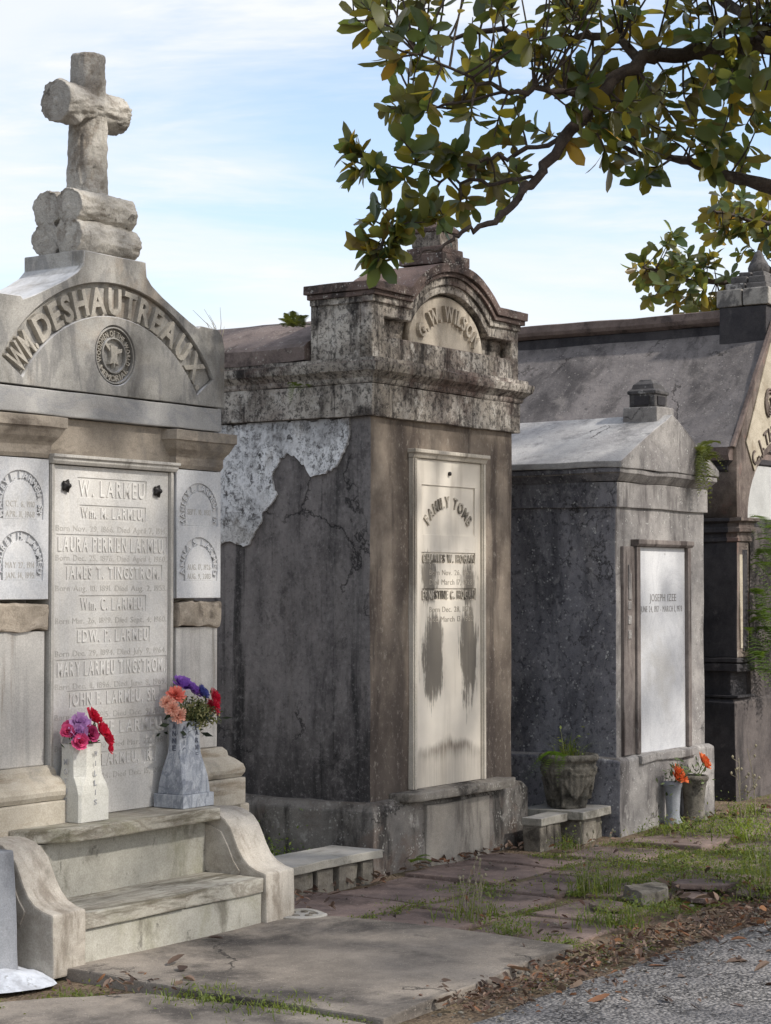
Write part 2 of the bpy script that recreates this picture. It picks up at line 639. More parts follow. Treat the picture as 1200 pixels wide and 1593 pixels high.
# --- middle tomb
def m_wside():
    """side wall: dark cement render, with the old lime plaster left along the top"""
    m = Mt('side_render')
    x, y, z = m.xyz()
    base = m.mix(m.ss(m.noise(2.2, (1, 1, 0.45), detail=9, rough=0.7), 0.34, 0.66), lin(98, 94, 93), lin(142, 136, 133))
    st = m.noise(2.6, (1, 2.2, 0.13), (2, 3, 1), detail=9, rough=0.7, dist=0.5)
    base = m.mix(m.mul(m.ss(st, 0.50, 0.62), 0.85), base, lin(42, 41, 42))
    st2 = m.noise(3.1, (1, 2.0, 0.22), (7, 9, 1), detail=8, rough=0.65, dist=0.4)
    base = m.mix(m.mul(m.ss(st2, 0.53, 0.68), 0.55), base, lin(128, 122, 118))
    # paler strip next to the front corner, black towards the foot
    corner = m.mul(m.ss(m.addm(y, m.mul(m.noise(5, off=(1, 1, 1)), 0.25)), 0.18, 0.55, 1.0, 0.0), m.ss(z, 1.0, 1.5))
    base = m.mix(m.mul(corner, 0.5), base, lin(124, 120, 118))
    foot = m.mul(m.ss(m.addm(z, m.mul(m.noise(3.5, (1, 2, 0.6), (3, 3, 3), detail=7), 1.1)), 1.0, 1.7, 1.0, 0.0), 0.75)
    base = m.mix(foot, base, lin(36, 35, 36))
    mid = m.noise(7, (1, 1, 0.7), (4, 1, 6), detail=9, rough=0.75)
    base = m.mix(m.mul(m.ss(mid, 0.50, 0.64), 0.55), base, lin(136, 131, 128))
    base = m.mix(m.mul(m.ss(mid, 0.34, 0.48, 1.0, 0.0), 0.5), base, lin(50, 48, 48))
    mot = m.noise(30, detail=9, rough=0.82)
    base = m.mix(m.mul(m.ss(mot, 0.53, 0.63), 0.42), base, lin(160, 156, 153))
    base = m.mix(m.mul(m.ss(mot, 0.36, 0.48, 1.0, 0.0), 0.5), base, lin(44, 42, 43))
    ck = m.crack(1.3, 0.012, 0.50)
    base = m.mix(m.mul(ck, 0.8), base, lin(34, 33, 34))
    return m.fin(base, 0.93, m.bump(m.addm(m.noise(45, detail=8, rough=0.7), m.mul(ck, -1.5)), 0.4, 0.008), 0.2)


def m_oldplaster():
    """flaking lime plaster, black lichen eating into it"""
    m = Mt('old_plaster')
    x, y, z = m.xyz()
    wn = m.noise(9, detail=9, rough=0.75, dist=0.6)
    wh = m.mix(m.ss(m.noise(5, detail=7), 0.35, 0.65), lin(226, 226, 226), lin(243, 243, 242))
    spk = m.ss(m.noise(30, (1, 1, 1), (3, 1, 2), detail=10, rough=0.82), 0.49, 0.56)
    wh = m.mix(m.mul(spk, m.ss(wn, 0.42, 0.60)), wh, lin(62, 60, 60))
    big = m.ss(m.noise(3.2, off=(8, 3, 1), detail=9, rough=0.75), 0.50, 0.64)
    wh = m.mix(m.mul(m.mul(big, m.ss(spk, 0.0, 1.0, 0.45, 1.0)), 0.85), wh, lin(84, 82, 81))
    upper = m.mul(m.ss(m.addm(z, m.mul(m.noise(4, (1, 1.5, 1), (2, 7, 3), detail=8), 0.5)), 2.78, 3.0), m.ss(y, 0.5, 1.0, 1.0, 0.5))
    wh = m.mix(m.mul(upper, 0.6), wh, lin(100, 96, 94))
    tan = m.ss(m.noise(2.6, off=(1, 9, 4), detail=8), 0.52, 0.66)
    wh = m.mix(m.mul(tan, 0.4), wh, lin(168, 160, 148))
    hg = m.addm(m.noise(38, detail=9, rough=0.75), m.mul(spk, -0.9))
    return m.fin(wh, 0.93, m.bump(hg, 0.6, 0.008), 0.2)


def m_wfront():
    m = Mt('front_render')
    x, y, z = m.xyz()
    c = m.mix(m.ss(m.noise(1.8, detail=9, rough=0.68), 0.35, 0.65), lin(100, 90, 81), lin(150, 138, 124))
    st = m.noise(2.2, (2.0, 1, 0.28), (2, 3, 1), detail=8, rough=0.62, dist=0.3)
    c = m.mix(m.mul(m.ss(st, 0.46, 0.62), 0.8), c, lin(68, 60, 56))
    # run-off grime beside the frame and along the foot
    side = m.mul(m.ss(m.ma('ABSOLUTE', m.ma('SUBTRACT', x, 0.33)), 0.0, 0.13, 1.0, 0.0), m.ss(m.noise(3, (1, 1, 0.4), (5, 5, 5)), 0.3, 0.55))
    c = m.mix(m.mul(side, 0.7), c, lin(64, 57, 54))
    low = m.ss(m.addm(z, m.mul(m.noise(2.6, (1.5, 1, 0.6), (1, 8, 2), detail=7), 2.2)), 1.5, 3.1, 1.0, 0.0)
    c = m.mix(m.mul(low, 0.7), c, lin(66, 59, 56))
    mo = m.noise(28, (1, 1, 0.7), detail=9, rough=0.8)
    c = m.mix(m.mul(m.ss(mo, 0.53, 0.64), 0.45), c, lin(168, 160, 148))
    c = m.mix(m.mul(m.ss(mo, 0.28, 0.44, 1.0, 0.0), 0.35), c, lin(62, 56, 54))
    return m.fin(c, 0.93, m.bump(m.noise(50, detail=8, rough=0.7), 0.35, 0.006), 0.2)


def m_wtop(name, red=0.5, white=0.8, dark=0.6):
    """frieze, cornice and parapet: pale render under black mould and a brown crust"""
    m = Mt(name)
    x, y, z = m.xyz()
    c = m.mix(m.ss(m.noise(2.4, detail=9, rough=0.7), 0.36, 0.64), lin(146, 138, 127), lin(200, 193, 182))
    b = m.noise(3.6, (1, 1, 0.7), (2, 3, 1), detail=10, rough=0.74, dist=0.5)
    c = m.mix(m.mul(m.ss(b, 0.44, 0.62), 0.85), c, lin(66, 60, 57))
    drip = m.noise(5, (2.4, 2.4, 0.25), (4, 2, 8), detail=9, rough=0.7)
    c = m.mix(m.mul(m.ss(drip, 0.50, 0.64), dark), c, lin(46, 43, 42))
    r = m.noise(2.1, (1, 1, 1), (6, 3, 4), detail=8, rough=0.7)
    c = m.mix(m.mul(m.ss(r, 0.48, 0.62), red), c, lin(98, 80, 74))
    w = m.noise(9, (1, 1, 0.8), (1, 6, 2), detail=9, rough=0.75)
    c = m.mix(m.mul(m.ss(w, 0.52, 0.68), white), c, lin(196, 191, 182))
    s = m.noise(34, detail=9, rough=0.8)
    c = m.mix(m.mul(m.ss(s, 0.49, 0.57), 0.75), c, lin(48, 45, 44))
    nx, ny, nz = m.nrm()
    c = m.mix(m.mul(m.ss(nz, 0.3, 0.8), 0.85), c, m.mix(m.ss(r, 0.35, 0.6), lin(92, 78, 72), lin(122, 108, 100)))
    return m.fin(c, 0.95, m.bump(m.addm(m.noise(55, detail=8, rough=0.75), m.noise(14, detail=5)), 0.6, 0.010), 0.15)


M_WSIDE = m_wside()
M_OLDPL = m_oldplaster()
M_WFRONT = m_wfront()
M_WTOP = m_wtop('parapet_render', 0.4, 0.9, 0.85)
M_WCORN = m_wtop('cornice_render', 0.75, 0.15, 0.95)
M_WCAP = stone('cap_crust', lin(82, 70, 66), lin(116, 100, 93), 2.0,
               stains=[(lin(50, 45, 43), 5, (1, 1, 1), 0.5, 0.62, 0.85, (1, 5, 1)), (lin(150, 140, 130), 9, (1, 1, 1), 0.6, 0.68, 0.6, (5, 5, 1))],
               specks=[(lin(190, 186, 178), 60, 0.4, 0.6)], top=(lin(112, 94, 87), 0.9), bump=(45, 0.7, 0.012))
M_WROOF = stone('roof_crust', lin(92, 81, 77), lin(126, 113, 106), 1.5,
                stains=[(lin(66, 57, 54), 4, (1, 1, 1), 0.5, 0.64, 0.8, (1, 5, 1)), (lin(150, 140, 130), 7, (1, 1, 1), 0.6, 0.7, 0.5, (5, 5, 1))],
                specks=[(lin(176, 172, 160), 40, 0.35, 0.5)], bump=(40, 0.7, 0.012))
M_WBASE = stone('base_render', lin(92, 88, 84), lin(138, 133, 126), 1.6,
                stains=[(lin(50, 47, 45), 2.6, (2, 2, 0.5), 0.47, 0.62, 0.9, (1, 5, 1)), (lin(178, 175, 168), 6, (1, 1, 1), 0.60, 0.68, 0.5, (5, 5, 1)), (lin(108, 92, 82), 2.2, (1, 1, 1), 0.52, 0.66, 0.7, (9, 5, 1))],
                specks=[(lin(190, 188, 180), 50, 0.4, 0.5)], top=(lin(96, 88, 80), 0.6), bump=(45, 0.55, 0.010), cracks=(2.2, 0.016, 0.50))
M_WPATCH = stone('cement_patch', lin(130, 124, 116), lin(156, 150, 140), 1.6, stains=[(lin(92, 86, 80), 3, (2, 1, 0.5), 0.5, 0.66, 0.7, (1, 5, 1))], bump=(55, 0.35, 0.006))
M_WLUN = stone('lunette_stone', lin(160, 150, 136), lin(196, 186, 170), 2.0,
               stains=[(lin(108, 98, 86), 4, (1.5, 1, 0.4), 0.50, 0.64, 0.75, (1, 5, 1)), (lin(216, 208, 192), 7, (1.5, 1, 0.4), 0.58, 0.68, 0.6, (5, 1, 1))], bump=(60, 0.4, 0.006))
M_WLEDGE = stone('ledge_stone', lin(112, 106, 98), lin(150, 144, 134), 2.0,
                 stains=[(lin(58, 54, 50), 3.2, (1, 1, 1), 0.48, 0.62, 0.9, (1, 5, 1))], specks=[(lin(190, 188, 180), 50, 0.4, 0.5)], bump=(45, 0.5, 0.010))


def m_wtab():
    """the white family tablet, with black mould washed down below the names and along the foot"""
    m = Mt('family_tablet')
    x, y, z = m.xyz()
    c = m.mix(m.ss(m.noise(1.4, detail=7), 0.35, 0.65), lin(206, 198, 184), lin(222, 214, 200))
    hair = m.noise(9, (6, 1, 0.30), (1, 2, 3), detail=9, rough=0.75)
    wob = m.mul(m.ma('SUBTRACT', m.noise(4.5, (1.6, 1, 0.7), (2, 2, 2), detail=6), 0.5), 0.24)

    def blob(cx, cz, rx, rz):
        a = m.ma('DIVIDE', m.addm(m.ma('SUBTRACT', x, cx), m.mul(wob, 0.6)), rx)
        b = m.ma('DIVIDE', m.addm(m.ma('SUBTRACT', z, cz), wob), rz)
        d = m.ma('SQRT', m.addm(m.mul(a, a), m.mul(b, b)))
        return m.ss(d, 0.15, 1.35, 1.0, 0.0)
    g = blob(0.67, 1.28, 0.16, 0.32)
    g = m.ma('MAXIMUM', g, blob(1.09, 1.28, 0.14, 0.40))
    g = m.ma('MAXIMUM', g, m.mul(blob(1.09, 1.74, 0.13, 0.20), 0.85))
    g = m.ma('MAXIMUM', g, m.mul(blob(0.62, 1.76, 0.13, 0.20), 0.9))
    foot = m.ss(m.addm(z, m.addm(m.mul(wob, 0.8), m.mul(m.ma('ABSOLUTE', m.ma('SUBTRACT', x, 0.86)), 0.25))), 0.72, 0.80, 1.0, 0.0)
    clump = m.noise(7, (1.4, 1, 0.5), (5, 1, 4), detail=8, rough=0.7)
    rag = m.ss(m.addm(m.addm(g, m.mul(m.ma('SUBTRACT', hair, 0.5), 1.7)), m.mul(m.ma('SUBTRACT', clump, 0.5), 1.3)), 0.30, 0.66)
    c = m.mix(m.mul(m.mul(rag, m.ss(g, 0.0, 0.2)), 0.85), c, lin(80, 74, 66))
    edge = m.ss(m.addm(z, m.mul(wob, 0.8)), 0.60, 0.74, 0.35, 1.0)
    c = m.mix(m.mul(m.mul(foot, edge), m.ss(hair, 0.3, 0.6, 0.45, 0.95)), c, lin(88, 76, 64))
    st = m.noise(3.4, (2.2, 1, 0.2), (3, 3, 3), detail=8)
    c = m.mix(m.mul(m.ss(st, 0.52, 0.68), 0.35), c, lin(160, 150, 134))
    return m.fin(c, 0.75, m.bump(m.noise(70, detail=6), 0.15, 0.003), 0.3)


M_WTAB = m_wtab()
M_WTFRAME = stone('family_tablet_frame', lin(176, 168, 154), lin(204, 196, 182), 1.6,
                  stains=[(lin(104, 96, 86), 4, (2, 1, 0.3), 0.5, 0.66, 0.6, (1, 1, 1))], bump=(60, 0.25, 0.004))
M_WLET = stone('family_letter', lin(150, 143, 131), lin(196, 188, 174), 4.0, stains=[(lin(86, 80, 72), 8, (1, 1, 1), 0.46, 0.62, 0.85, (3, 3, 3))], bump=(80, 0.3, 0.004))
M_WINC = stone('family_incised', lin(140, 133, 121), lin(176, 168, 155), 4.0, bump=(80, 0.3, 0.004))

# --- small gabled tomb
M_3SIDE = stone('dark_render', lin(106, 106, 112), lin(142, 141, 145), 1.8,
                stains=[(lin(58, 58, 63), 2.4, (1, 1, 0.3), 0.48, 0.66, 0.7, (1, 5, 1)), (lin(138, 135, 134), 3.2, (1, 1, 0.5), 0.58, 0.70, 0.55, (5, 5, 1)),
                        (lin(150, 149, 150), 14, (1, 1, 0.8), 0.53, 0.64, 0.55, (2, 5, 1)), (lin(48, 48, 53), 24, (1, 1, 1), 0.52, 0.62, 0.6, (2, 8, 1)), (lin(206, 206, 202), 10, (1, 1, 0.7), 0.64, 0.68, 0.7, (7, 8, 1))],
                specks=[(lin(190, 190, 188), 42, 0.35, 0.6)], bump=(45, 0.5, 0.008), cracks=(1.5, 0.012, 0.52))
M_3FRONT = stone('grey_render', lin(112, 108, 106), lin(160, 156, 151), 1.8,
                 stains=[(lin(78, 74, 73), 2.6, (1.8, 1, 0.35), 0.48, 0.64, 0.8, (1, 5, 1)), (lin(190, 187, 180), 9, (1.4, 1, 0.6), 0.60, 0.70, 0.55, (5, 5, 1)), (lin(74, 70, 70), 26, (1, 1, 1), 0.57, 0.68, 0.5, (2, 8, 1))],
                 specks=[(lin(200, 200, 194), 42, 0.3, 0.5)], bump=(45, 0.45, 0.008), cracks=(1.8, 0.014, 0.50))
M_3ROOF = stone('pale_roof_render', lin(140, 138, 137), lin(178, 176, 173), 1.8,
                stains=[(lin(98, 97, 97), 4, (1, 1, 1), 0.5, 0.66, 0.7, (1, 5, 1)), (lin(204, 202, 198), 6, (1, 1, 1), 0.6, 0.7, 0.5, (5, 5, 1))], bump=(40, 0.6, 0.010), cracks=(1.6, 0.014, 0.52))
M_3BROWN = stone('brown_surround', lin(98, 90, 86), lin(138, 130, 124), 2.4,
                 stains=[(lin(66, 58, 55), 4, (3, 1, 0.3), 0.47, 0.62, 0.85, (1, 5, 1)), (lin(170, 165, 158), 9, (2, 1, 0.6), 0.60, 0.70, 0.5, (5, 5, 1))], bump=(50, 0.4, 0.006))
M_3TAB = stone('white_tablet', lin(188, 189, 191), lin(204, 204, 204), 1.2,
               stains=[(lin(150, 149, 147), 4, (3, 1, 0.6), 0.60, 0.74, 0.4, (1, 1, 5)), (lin(120, 117, 112), 26, (1, 1, 1), 0.64, 0.72, 0.6, (1, 1, 8)), (lin(172, 168, 160), 1.6, (1, 1, 1), 0.5, 0.7, 0.5, (1, 7, 8))], veins=(lin(162, 163, 166), 2.4, (1, 1, 0.7), 0.25), bump=(70, 0.12, 0.003), rough=0.6)
M_3LET = stone('tablet_lettering', lin(120, 118, 116), lin(150, 148, 146), 4.0, bump=(80, 0.2, 0.003))
M_LANT = stone('lantern_stone', lin(70, 68, 68), lin(104, 101, 99), 3.0,
               stains=[(lin(178, 176, 172), 9, (1, 1, 1), 0.56, 0.64, 0.7, (1, 5, 1)), (lin(40, 39, 40), 6, (1, 1, 1), 0.5, 0.64, 0.8, (7, 5, 1))], bump=(50, 0.5, 0.008))

# --- large tomb on the right
M_4ROOF = stone('dark_roof_render', lin(90, 86, 85), lin(128, 122, 119), 1.3,
                stains=[(lin(60, 57, 57), 2.4, (1, 1, 0.5), 0.48, 0.64, 0.75, (1, 5, 1)), (lin(134, 128, 123), 5, (1, 1, 0.7), 0.57, 0.70, 0.55, (5, 5, 1)), (lin(56, 53, 54), 24, (1, 1, 1), 0.56, 0.68, 0.55, (2, 8, 1))],
                specks=[(lin(170, 165, 158), 36, 0.3, 0.4)], bump=(40, 0.55, 0.010), cracks=(1.5, 0.014, 0.46))
M_4DARK = stone('black_render', lin(46, 45, 48), lin(72, 69, 70), 1.8, stains=[(lin(34, 33, 36), 2.4, (1, 1, 0.5), 0.48, 0.64, 0.75, (1, 5, 1)), (lin(104, 99, 97), 8, (1, 1, 0.7), 0.62, 0.72, 0.4, (5, 5, 1))], bump=(45, 0.5, 0.008))
M_4RIDGE = stone('ridge_crust', lin(92, 80, 75), lin(124, 110, 103), 2.0, stains=[(lin(64, 56, 54), 4, (1, 1, 1), 0.5, 0.64, 0.8, (1, 5, 1))], bump=(45, 0.6, 0.010))
M_4PALE = stone('pale_block', lin(128, 124, 118), lin(168, 163, 155), 3.0, stains=[(lin(72, 70, 70), 4, (1, 1, 1), 0.5, 0.62, 0.8, (1, 5, 1))], bump=(45, 0.5, 0.008))
M_4FRONT = stone('brown_render', lin(84, 75, 70), lin(128, 117, 108), 2.0,
                 stains=[(lin(72, 62, 58), 4, (2, 1, 0.4), 0.48, 0.62, 0.8, (1, 5, 1)), (lin(120, 92, 84), 4, (1, 1, 1), 0.55, 0.66, 0.6, (4, 1, 1)), (lin(184, 176, 164), 8, (1.5, 1, 0.6), 0.60, 0.70, 0.5, (5, 5, 1))], bump=(45, 0.5, 0.008))
M_4BASE = stone('grey_brown_base', lin(66, 61, 60), lin(100, 93, 90), 2.0, stains=[(lin(46, 43, 43), 3, (2, 1, 0.4), 0.48, 0.62, 0.8, (1, 5, 1)), (lin(140, 134, 128), 8, (1.5, 1, 0.6), 0.60, 0.70, 0.4, (5, 5, 1))], bump=(45, 0.5, 0.008))
M_4CREAM = stone('cream_gable', lin(150, 141, 124), lin(184, 175, 157), 2.0, stains=[(lin(128, 114, 96), 5, (1, 1, 1), 0.54, 0.66, 0.6, (1, 5, 1))], bump=(50, 0.4, 0.006))
M_4TYMP = stone('white_tympanum', lin(160, 160, 158), lin(182, 182, 179), 1.5, stains=[(lin(150, 148, 144), 3, (1, 1, 1), 0.55, 0.7, 0.5, (1, 5, 1))], bump=(60, 0.2, 0.004))

# --- small stones, ground
M_BENCH = stone('bench_marble', lin(136, 132, 122), lin(170, 166, 155), 1.6,
                stains=[(lin(88, 84, 74), 4, (1, 1, 1), 0.5, 0.66, 0.75, (1, 5, 1)), (lin(190, 187, 178), 5, (1, 1, 1), 0.6, 0.7, 0.5, (6, 5, 1))], top=(lin(160, 158, 156), 0.6), bump=(45, 0.45, 0.008))
M_BLOCKS = stone('rubble_stone', lin(92, 86, 78), lin(142, 136, 124), 3.0,
                 stains=[(lin(54, 50, 45), 5, (1, 1, 1), 0.48, 0.64, 0.85, (1, 5, 1)), (lin(96, 100, 62), 4, (1, 1, 1), 0.58, 0.70, 0.6, (6, 5, 1))], bump=(40, 0.7, 0.012), rnd=0.5)
M_URN = stone('urn_cast_stone', lin(86, 82, 75), lin(126, 121, 110), 4.0,
              stains=[(lin(48, 46, 42), 7, (1, 1, 1), 0.48, 0.62, 0.9, (1, 5, 1)), (lin(150, 145, 132), 10, (1, 1, 1), 0.60, 0.70, 0.6, (6, 5, 1))], bump=(60, 0.7, 0.012))
M_GREYB = stone('grey_panel', lin(120, 123, 128), lin(150, 152, 156), 1.3, stains=[(lin(88, 90, 94), 3, (1, 1, 0.5), 0.52, 0.70, 0.6, (1, 5, 1)), (lin(60, 60, 62), 12, (1, 1, 0.4), 0.66, 0.72, 0.7, (1, 9, 1))], bump=(50, 0.25, 0.004))
M_PAVER = stone('slate_paver', lin(92, 79, 74), lin(132, 115, 107), 1.7,
                stains=[(lin(70, 60, 57), 3, (1, 1, 1), 0.48, 0.66, 0.8, (1, 5, 1)), (lin(128, 98, 82), 2.4, (1, 1, 1), 0.56, 0.72, 0.55, (6, 5, 1)), (lin(92, 98, 60), 5, (1, 1, 1), 0.63, 0.74, 0.5, (6, 9, 1))],
                specks=[(lin(160, 148, 138), 60, 0.35, 0.5)], bump=(40, 0.55, 0.010), rnd=0.3, cracks=(2.0, 0.014, 0.52))
M_SLAB = stone('concrete_slab', lin(110, 103, 95), lin(146, 137, 126), 1.1,
               stains=[(lin(66, 62, 59), 1.3, (1, 1, 1), 0.46, 0.62, 0.85, (1, 5, 1)), (lin(158, 147, 133), 2.6, (1, 1, 1), 0.58, 0.72, 0.45, (6, 5, 1)), (lin(66, 61, 58), 5, (1, 1, 1), 0.60, 0.70, 0.5, (6, 9, 1))],
               specks=[(lin(90, 84, 78), 70, 0.3, 0.5), (lin(190, 180, 166), 90, 0.3, 0.5)], bump=(60, 0.55, 0.008), cracks=(0.9, 0.008, 0.50))


def m_asphalt():
    m = Mt('asphalt')
    vo = m.voro(58)
    c = m.mix(m.ss(vo.outputs['Distance'], 0.1, 0.75), lin(152, 149, 147), lin(52, 51, 52))
    c = m.mix(0.5, c, m.mix(vo.outputs['Color'], lin(84, 82, 82), lin(176, 172, 168)), 'MIX')
    big = m.noise(1.4, detail=8, rough=0.7)
    c = m.mix(m.ss(big, 0.42, 0.66, 0.0, 0.45), c, lin(92, 90, 92))
    wv = m.loc(m.obj(), (1, 1, 1))
    wob = m.nd('ShaderNodeTexNoise', {'Vector': wv, 'Scale': 9.0, 'Detail': 5.0})
    wv2 = m.nd('ShaderNodeMix', {0: 0.22}, data_type='VECTOR')
    m.put(wv2.inputs[4], wv)
    m.put(wv2.inputs[5], wob.outputs['Color'])
    ck = m.voro(19, feature='DISTANCE_TO_EDGE', vec=wv2.outputs[1])
    cm = m.ss(ck.outputs['Distance'], 0.02, 0.10, 1.0, 0.0)
    cm = m.mul(cm, m.ss(m.noise(3.5, off=(3, 3, 3), detail=6), 0.40, 0.60))
    c = m.mix(m.mul(cm, 0.75), c, lin(42, 41, 42))
    h = m.addm(m.mul(vo.outputs['Distance'], -1.0), m.mul(cm, -1.2))
    return m.fin(c, 0.9, m.bump(h, 1.0, 0.014), 0.25)


def m_earth():
    m = Mt('earth')
    c = m.mix(m.ss(m.noise(3, detail=9, rough=0.7), 0.36, 0.64), lin(86, 74, 62), lin(124, 108, 90))
    c = m.mix(m.ss(m.noise(1.7, off=(5, 5, 5), detail=8), 0.52, 0.68, 0.0, 0.55), c, lin(84, 88, 52))
    vo = m.voro(55)
    c = m.mix(m.mul(m.ss(vo.outputs['Distance'], 0.1, 0.5, 1.0, 0.0), 0.5), c, m.mix(vo.outputs['Color'], lin(70, 60, 50), lin(160, 146, 128)))
    return m.fin(c, 0.95, m.bump(m.addm(m.noise(35, detail=8), m.mul(vo.outputs['Distance'], -0.8)), 0.9, 0.015), 0.15)


M_ASPH = m_asphalt()
M_EARTH = m_earth()


def m_leaf(name, top, under, trans, rough=0.4, tr=0.35, attr=True, spec=0.4):
    """leaf blade: own colour above and below, light comes through it"""
    m = Mt(name)
    g = m.nd('ShaderNodeNewGeometry')
    c = m.mix(g.outputs['Backfacing'], top, under)
    v = m.mix(m.noise(14, detail=3), lin(110, 110, 110), lin(150, 150, 150))
    c = m.mix(0.5, c, v, 'OVERLAY')
    t = trans
    if attr:
        at = m.nd('ShaderNodeAttribute', attribute_name='tint').outputs['Color']
        c = m.mix(1.0, c, at, 'MULTIPLY')
        t = m.mix(1.0, trans, at, 'MULTIPLY')
    p = m.nd('ShaderNodeBsdfPrincipled', {'Base Color': c, 'Roughness': rough, 'Specular IOR Level': spec})
    tl = m.nd('ShaderNodeBsdfTranslucent', {'Color': t})
    mx = m.nd('ShaderNodeMixShader', {0: tr, 1: p.outputs[0], 2: tl.outputs[0]})
    m.t.links.new(mx.outputs[0], m.out.inputs[0])
    return m.m


M_MAG = m_leaf('magnolia_leaf', lin(86, 102, 70), lin(122, 114, 80), lin(170, 172, 80), 0.30, 0.36)
M_WEED = m_leaf('weed_leaf', lin(112, 128, 66), lin(118, 132, 74), lin(160, 176, 70), 0.6, 0.28)
M_DRYLEAF = m_leaf('dry_leaf', lin(116, 98, 86), lin(142, 124, 110), lin(120, 92, 70), 0.75, 0.10)
M_PETAL = m_leaf('petal', (1, 1, 1, 1), (1, 1, 1, 1), (1, 1, 1, 1), 0.6, 0.25, spec=0.2)
M_BARK = stone('bark', lin(60, 52, 48), lin(92, 82, 74), 6.0, stains=[(lin(120, 114, 104), 9, (1, 1, 1), 0.58, 0.68, 0.6, (1, 5, 1))], bump=(45, 0.8, 0.015))
M_STEM = stone('dry_stem', lin(118, 112, 92), lin(150, 143, 120), 8.0, bump=(90, 0.3, 0.003))
M_GSTEM = stone('green_stem', lin(84, 96, 52), lin(110, 120, 66), 8.0, bump=(90, 0.3, 0.003))


def m_metal():
    m = Mt('blackened_metal')
    c = m.mix(m.noise(20), lin(38, 37, 38), lin(66, 62, 60))
    return m.fin(c, 0.45, None, 0.5, Metallic=0.7)


M_METAL = m_metal()
M_VGREY = stone('veined_grey_marble', lin(144, 148, 155), lin(182, 186, 191), 3.0,
                stains=[(lin(106, 112, 122), 6, (1.6, 1.6, 0.5), 0.50, 0.64, 0.7, (1, 5, 1)), (lin(196, 198, 200), 9, (1.6, 1.6, 0.7), 0.56, 0.66, 0.6, (7, 5, 1))],
                veins=(lin(92, 98, 110), 5, (1.4, 1.4, 0.6), 0.55), bump=(60, 0.12, 0.002), rough=0.5)
M_VWHITE = stone('vase_marble', lin(184, 182, 172), lin(206, 204, 195), 3.0, stains=[(lin(138, 136, 108), 5, (1.5, 1.5, 0.5), 0.54, 0.70, 0.55, (1, 5, 1))], bump=(60, 0.2, 0.003), rough=0.65)
M_VLET = stone('vase_lettering', lin(84, 88, 98), lin(104, 108, 118), 4.0, bump=(80, 0.2, 0.002))
M_VLET2 = stone('faded_lettering', lin(150, 150, 152), lin(166, 166, 166), 4.0, bump=(80, 0.2, 0.002))
# ================================================================== setting: ground, road, slabs
rng = random.Random(7)


def ground_z(u, v):
    p = Vector((u, v, 0.0))
    return 0.012 * fbm(p, 0.9, 3) - 0.015 + 0.045 * max(0.0, min(1.0, (u - 1.0) / 1.6)) * max(0.0, min(1.0, (2.0 - v) / 1.2))


def make_ground():
    g = G()
    us = [-120, -60, -25, -12] + [-7 + 0.14 * i for i in range(int(16 / 0.14))] + [12, 25, 60, 120]
    vs = [-120, -60, -25, -10, -5] + [-3 + 0.14 * i for i in range(int(8 / 0.14))] + [7, 12, 25, 60, 120]
    idx = {}
    verts = []
    for i, u in enumerate(us):
        for j, v in enumerate(vs):
            idx[i, j] = len(verts)
            z = ground_z(u, v)
            if abs(u) > 11 or abs(v) > 6:
                z = -0.02
            verts.append((u, -v, z))
    faces = []
    for i in range(len(us) - 1):
        for j in range(len(vs) - 1):
            faces.append((idx[i, j], idx[i, j + 1], idx[i + 1, j + 1], idx[i + 1, j]))
    g.add(verts, faces)
    o = g.build('ground', M_EARTH, None, smooth=True)
    o.location = SITE
    o.rotation_euler = (0, 0, ROW)
    if o.data.polygons[len(o.data.polygons) // 2].normal.z < 0:
        o.data.flip_normals()
    return tag(o, kind='structure')


make_ground()


def road_edge(u):
    return 2.50 + 0.05 * fbm(Vector((u, 3.3, 0)), 1.4, 3) + 0.10 * max(0, u + 1.0)


def make_road():
    g = G()
    us = [-60, -20, -9] + [-6 + 0.1 * i for i in range(110)] + [7, 12, 25, 60]
    verts, faces = [], []
    ws = [0.0, 0.12, 0.3, 0.7, 1.4, 2.4, 4.5]
    for u in us:
        e = road_edge(u) if -7 < u < 6 else (2.45 if u < 0 else 3.2)
        for w in ws:
            z = 0.004 + 0.02 * min(1, w / 0.3) + 0.006 * fbm(Vector((u, w, 1)), 1.2, 2)
            if w == 0.0:
                z = -0.06
            verts.append((u, -(e + w), z))
    n = len(ws)
    for i in range(len(us) - 1):
        for j in range(n - 1):
            faces.append((i * n + j, i * n + j + 1, (i + 1) * n + j + 1, (i + 1) * n + j))
    g.add(verts, faces)
    o = g.build('road', M_ASPH, None, smooth=True)
    o.location = SITE
    o.rotation_euler = (0, 0, ROW)
    if o.data.polygons[len(o.data.polygons) // 2].normal.z < 0:
        o.data.flip_normals()
    return tag(o, kind='structure')


make_road()

# concrete slab in front of the steps, and the cracked one left of it
slab = empty('concrete_slab', SITE, ROW)
tag(slab, kind='structure')


def slab_poly(pts, z0, z1, name, seed):
    g = G()
    g.prism([(u, -v) for u, v in pts], z0, z1, 'z')
    bm_o = g.build(name, M_SLAB, slab, bevel=0.008, rough=(0.10, 0.012, 1.7), seed=seed)
    return bm_o


slab_poly([(-3.30, 0.45), (-1.60, 0.42), (-1.50, 1.3), (-1.57, 2.22), (-2.4, 2.30), (-3.34, 2.36), (-3.37, 1.5)], -0.1, 0.035, 'slab_section', 1.0)
slab_poly([(-5.6, 0.80), (-3.95, 0.82), (-3.45, 1.22), (-3.42, 1.8), (-3.43, 2.34), (-5.6, 2.4)], -0.1, 0.020, 'slab_section', 5.0)

# old paving stones between the tombs and the road
paving = empty('paving', SITE, ROW)
tag(paving, kind='structure')


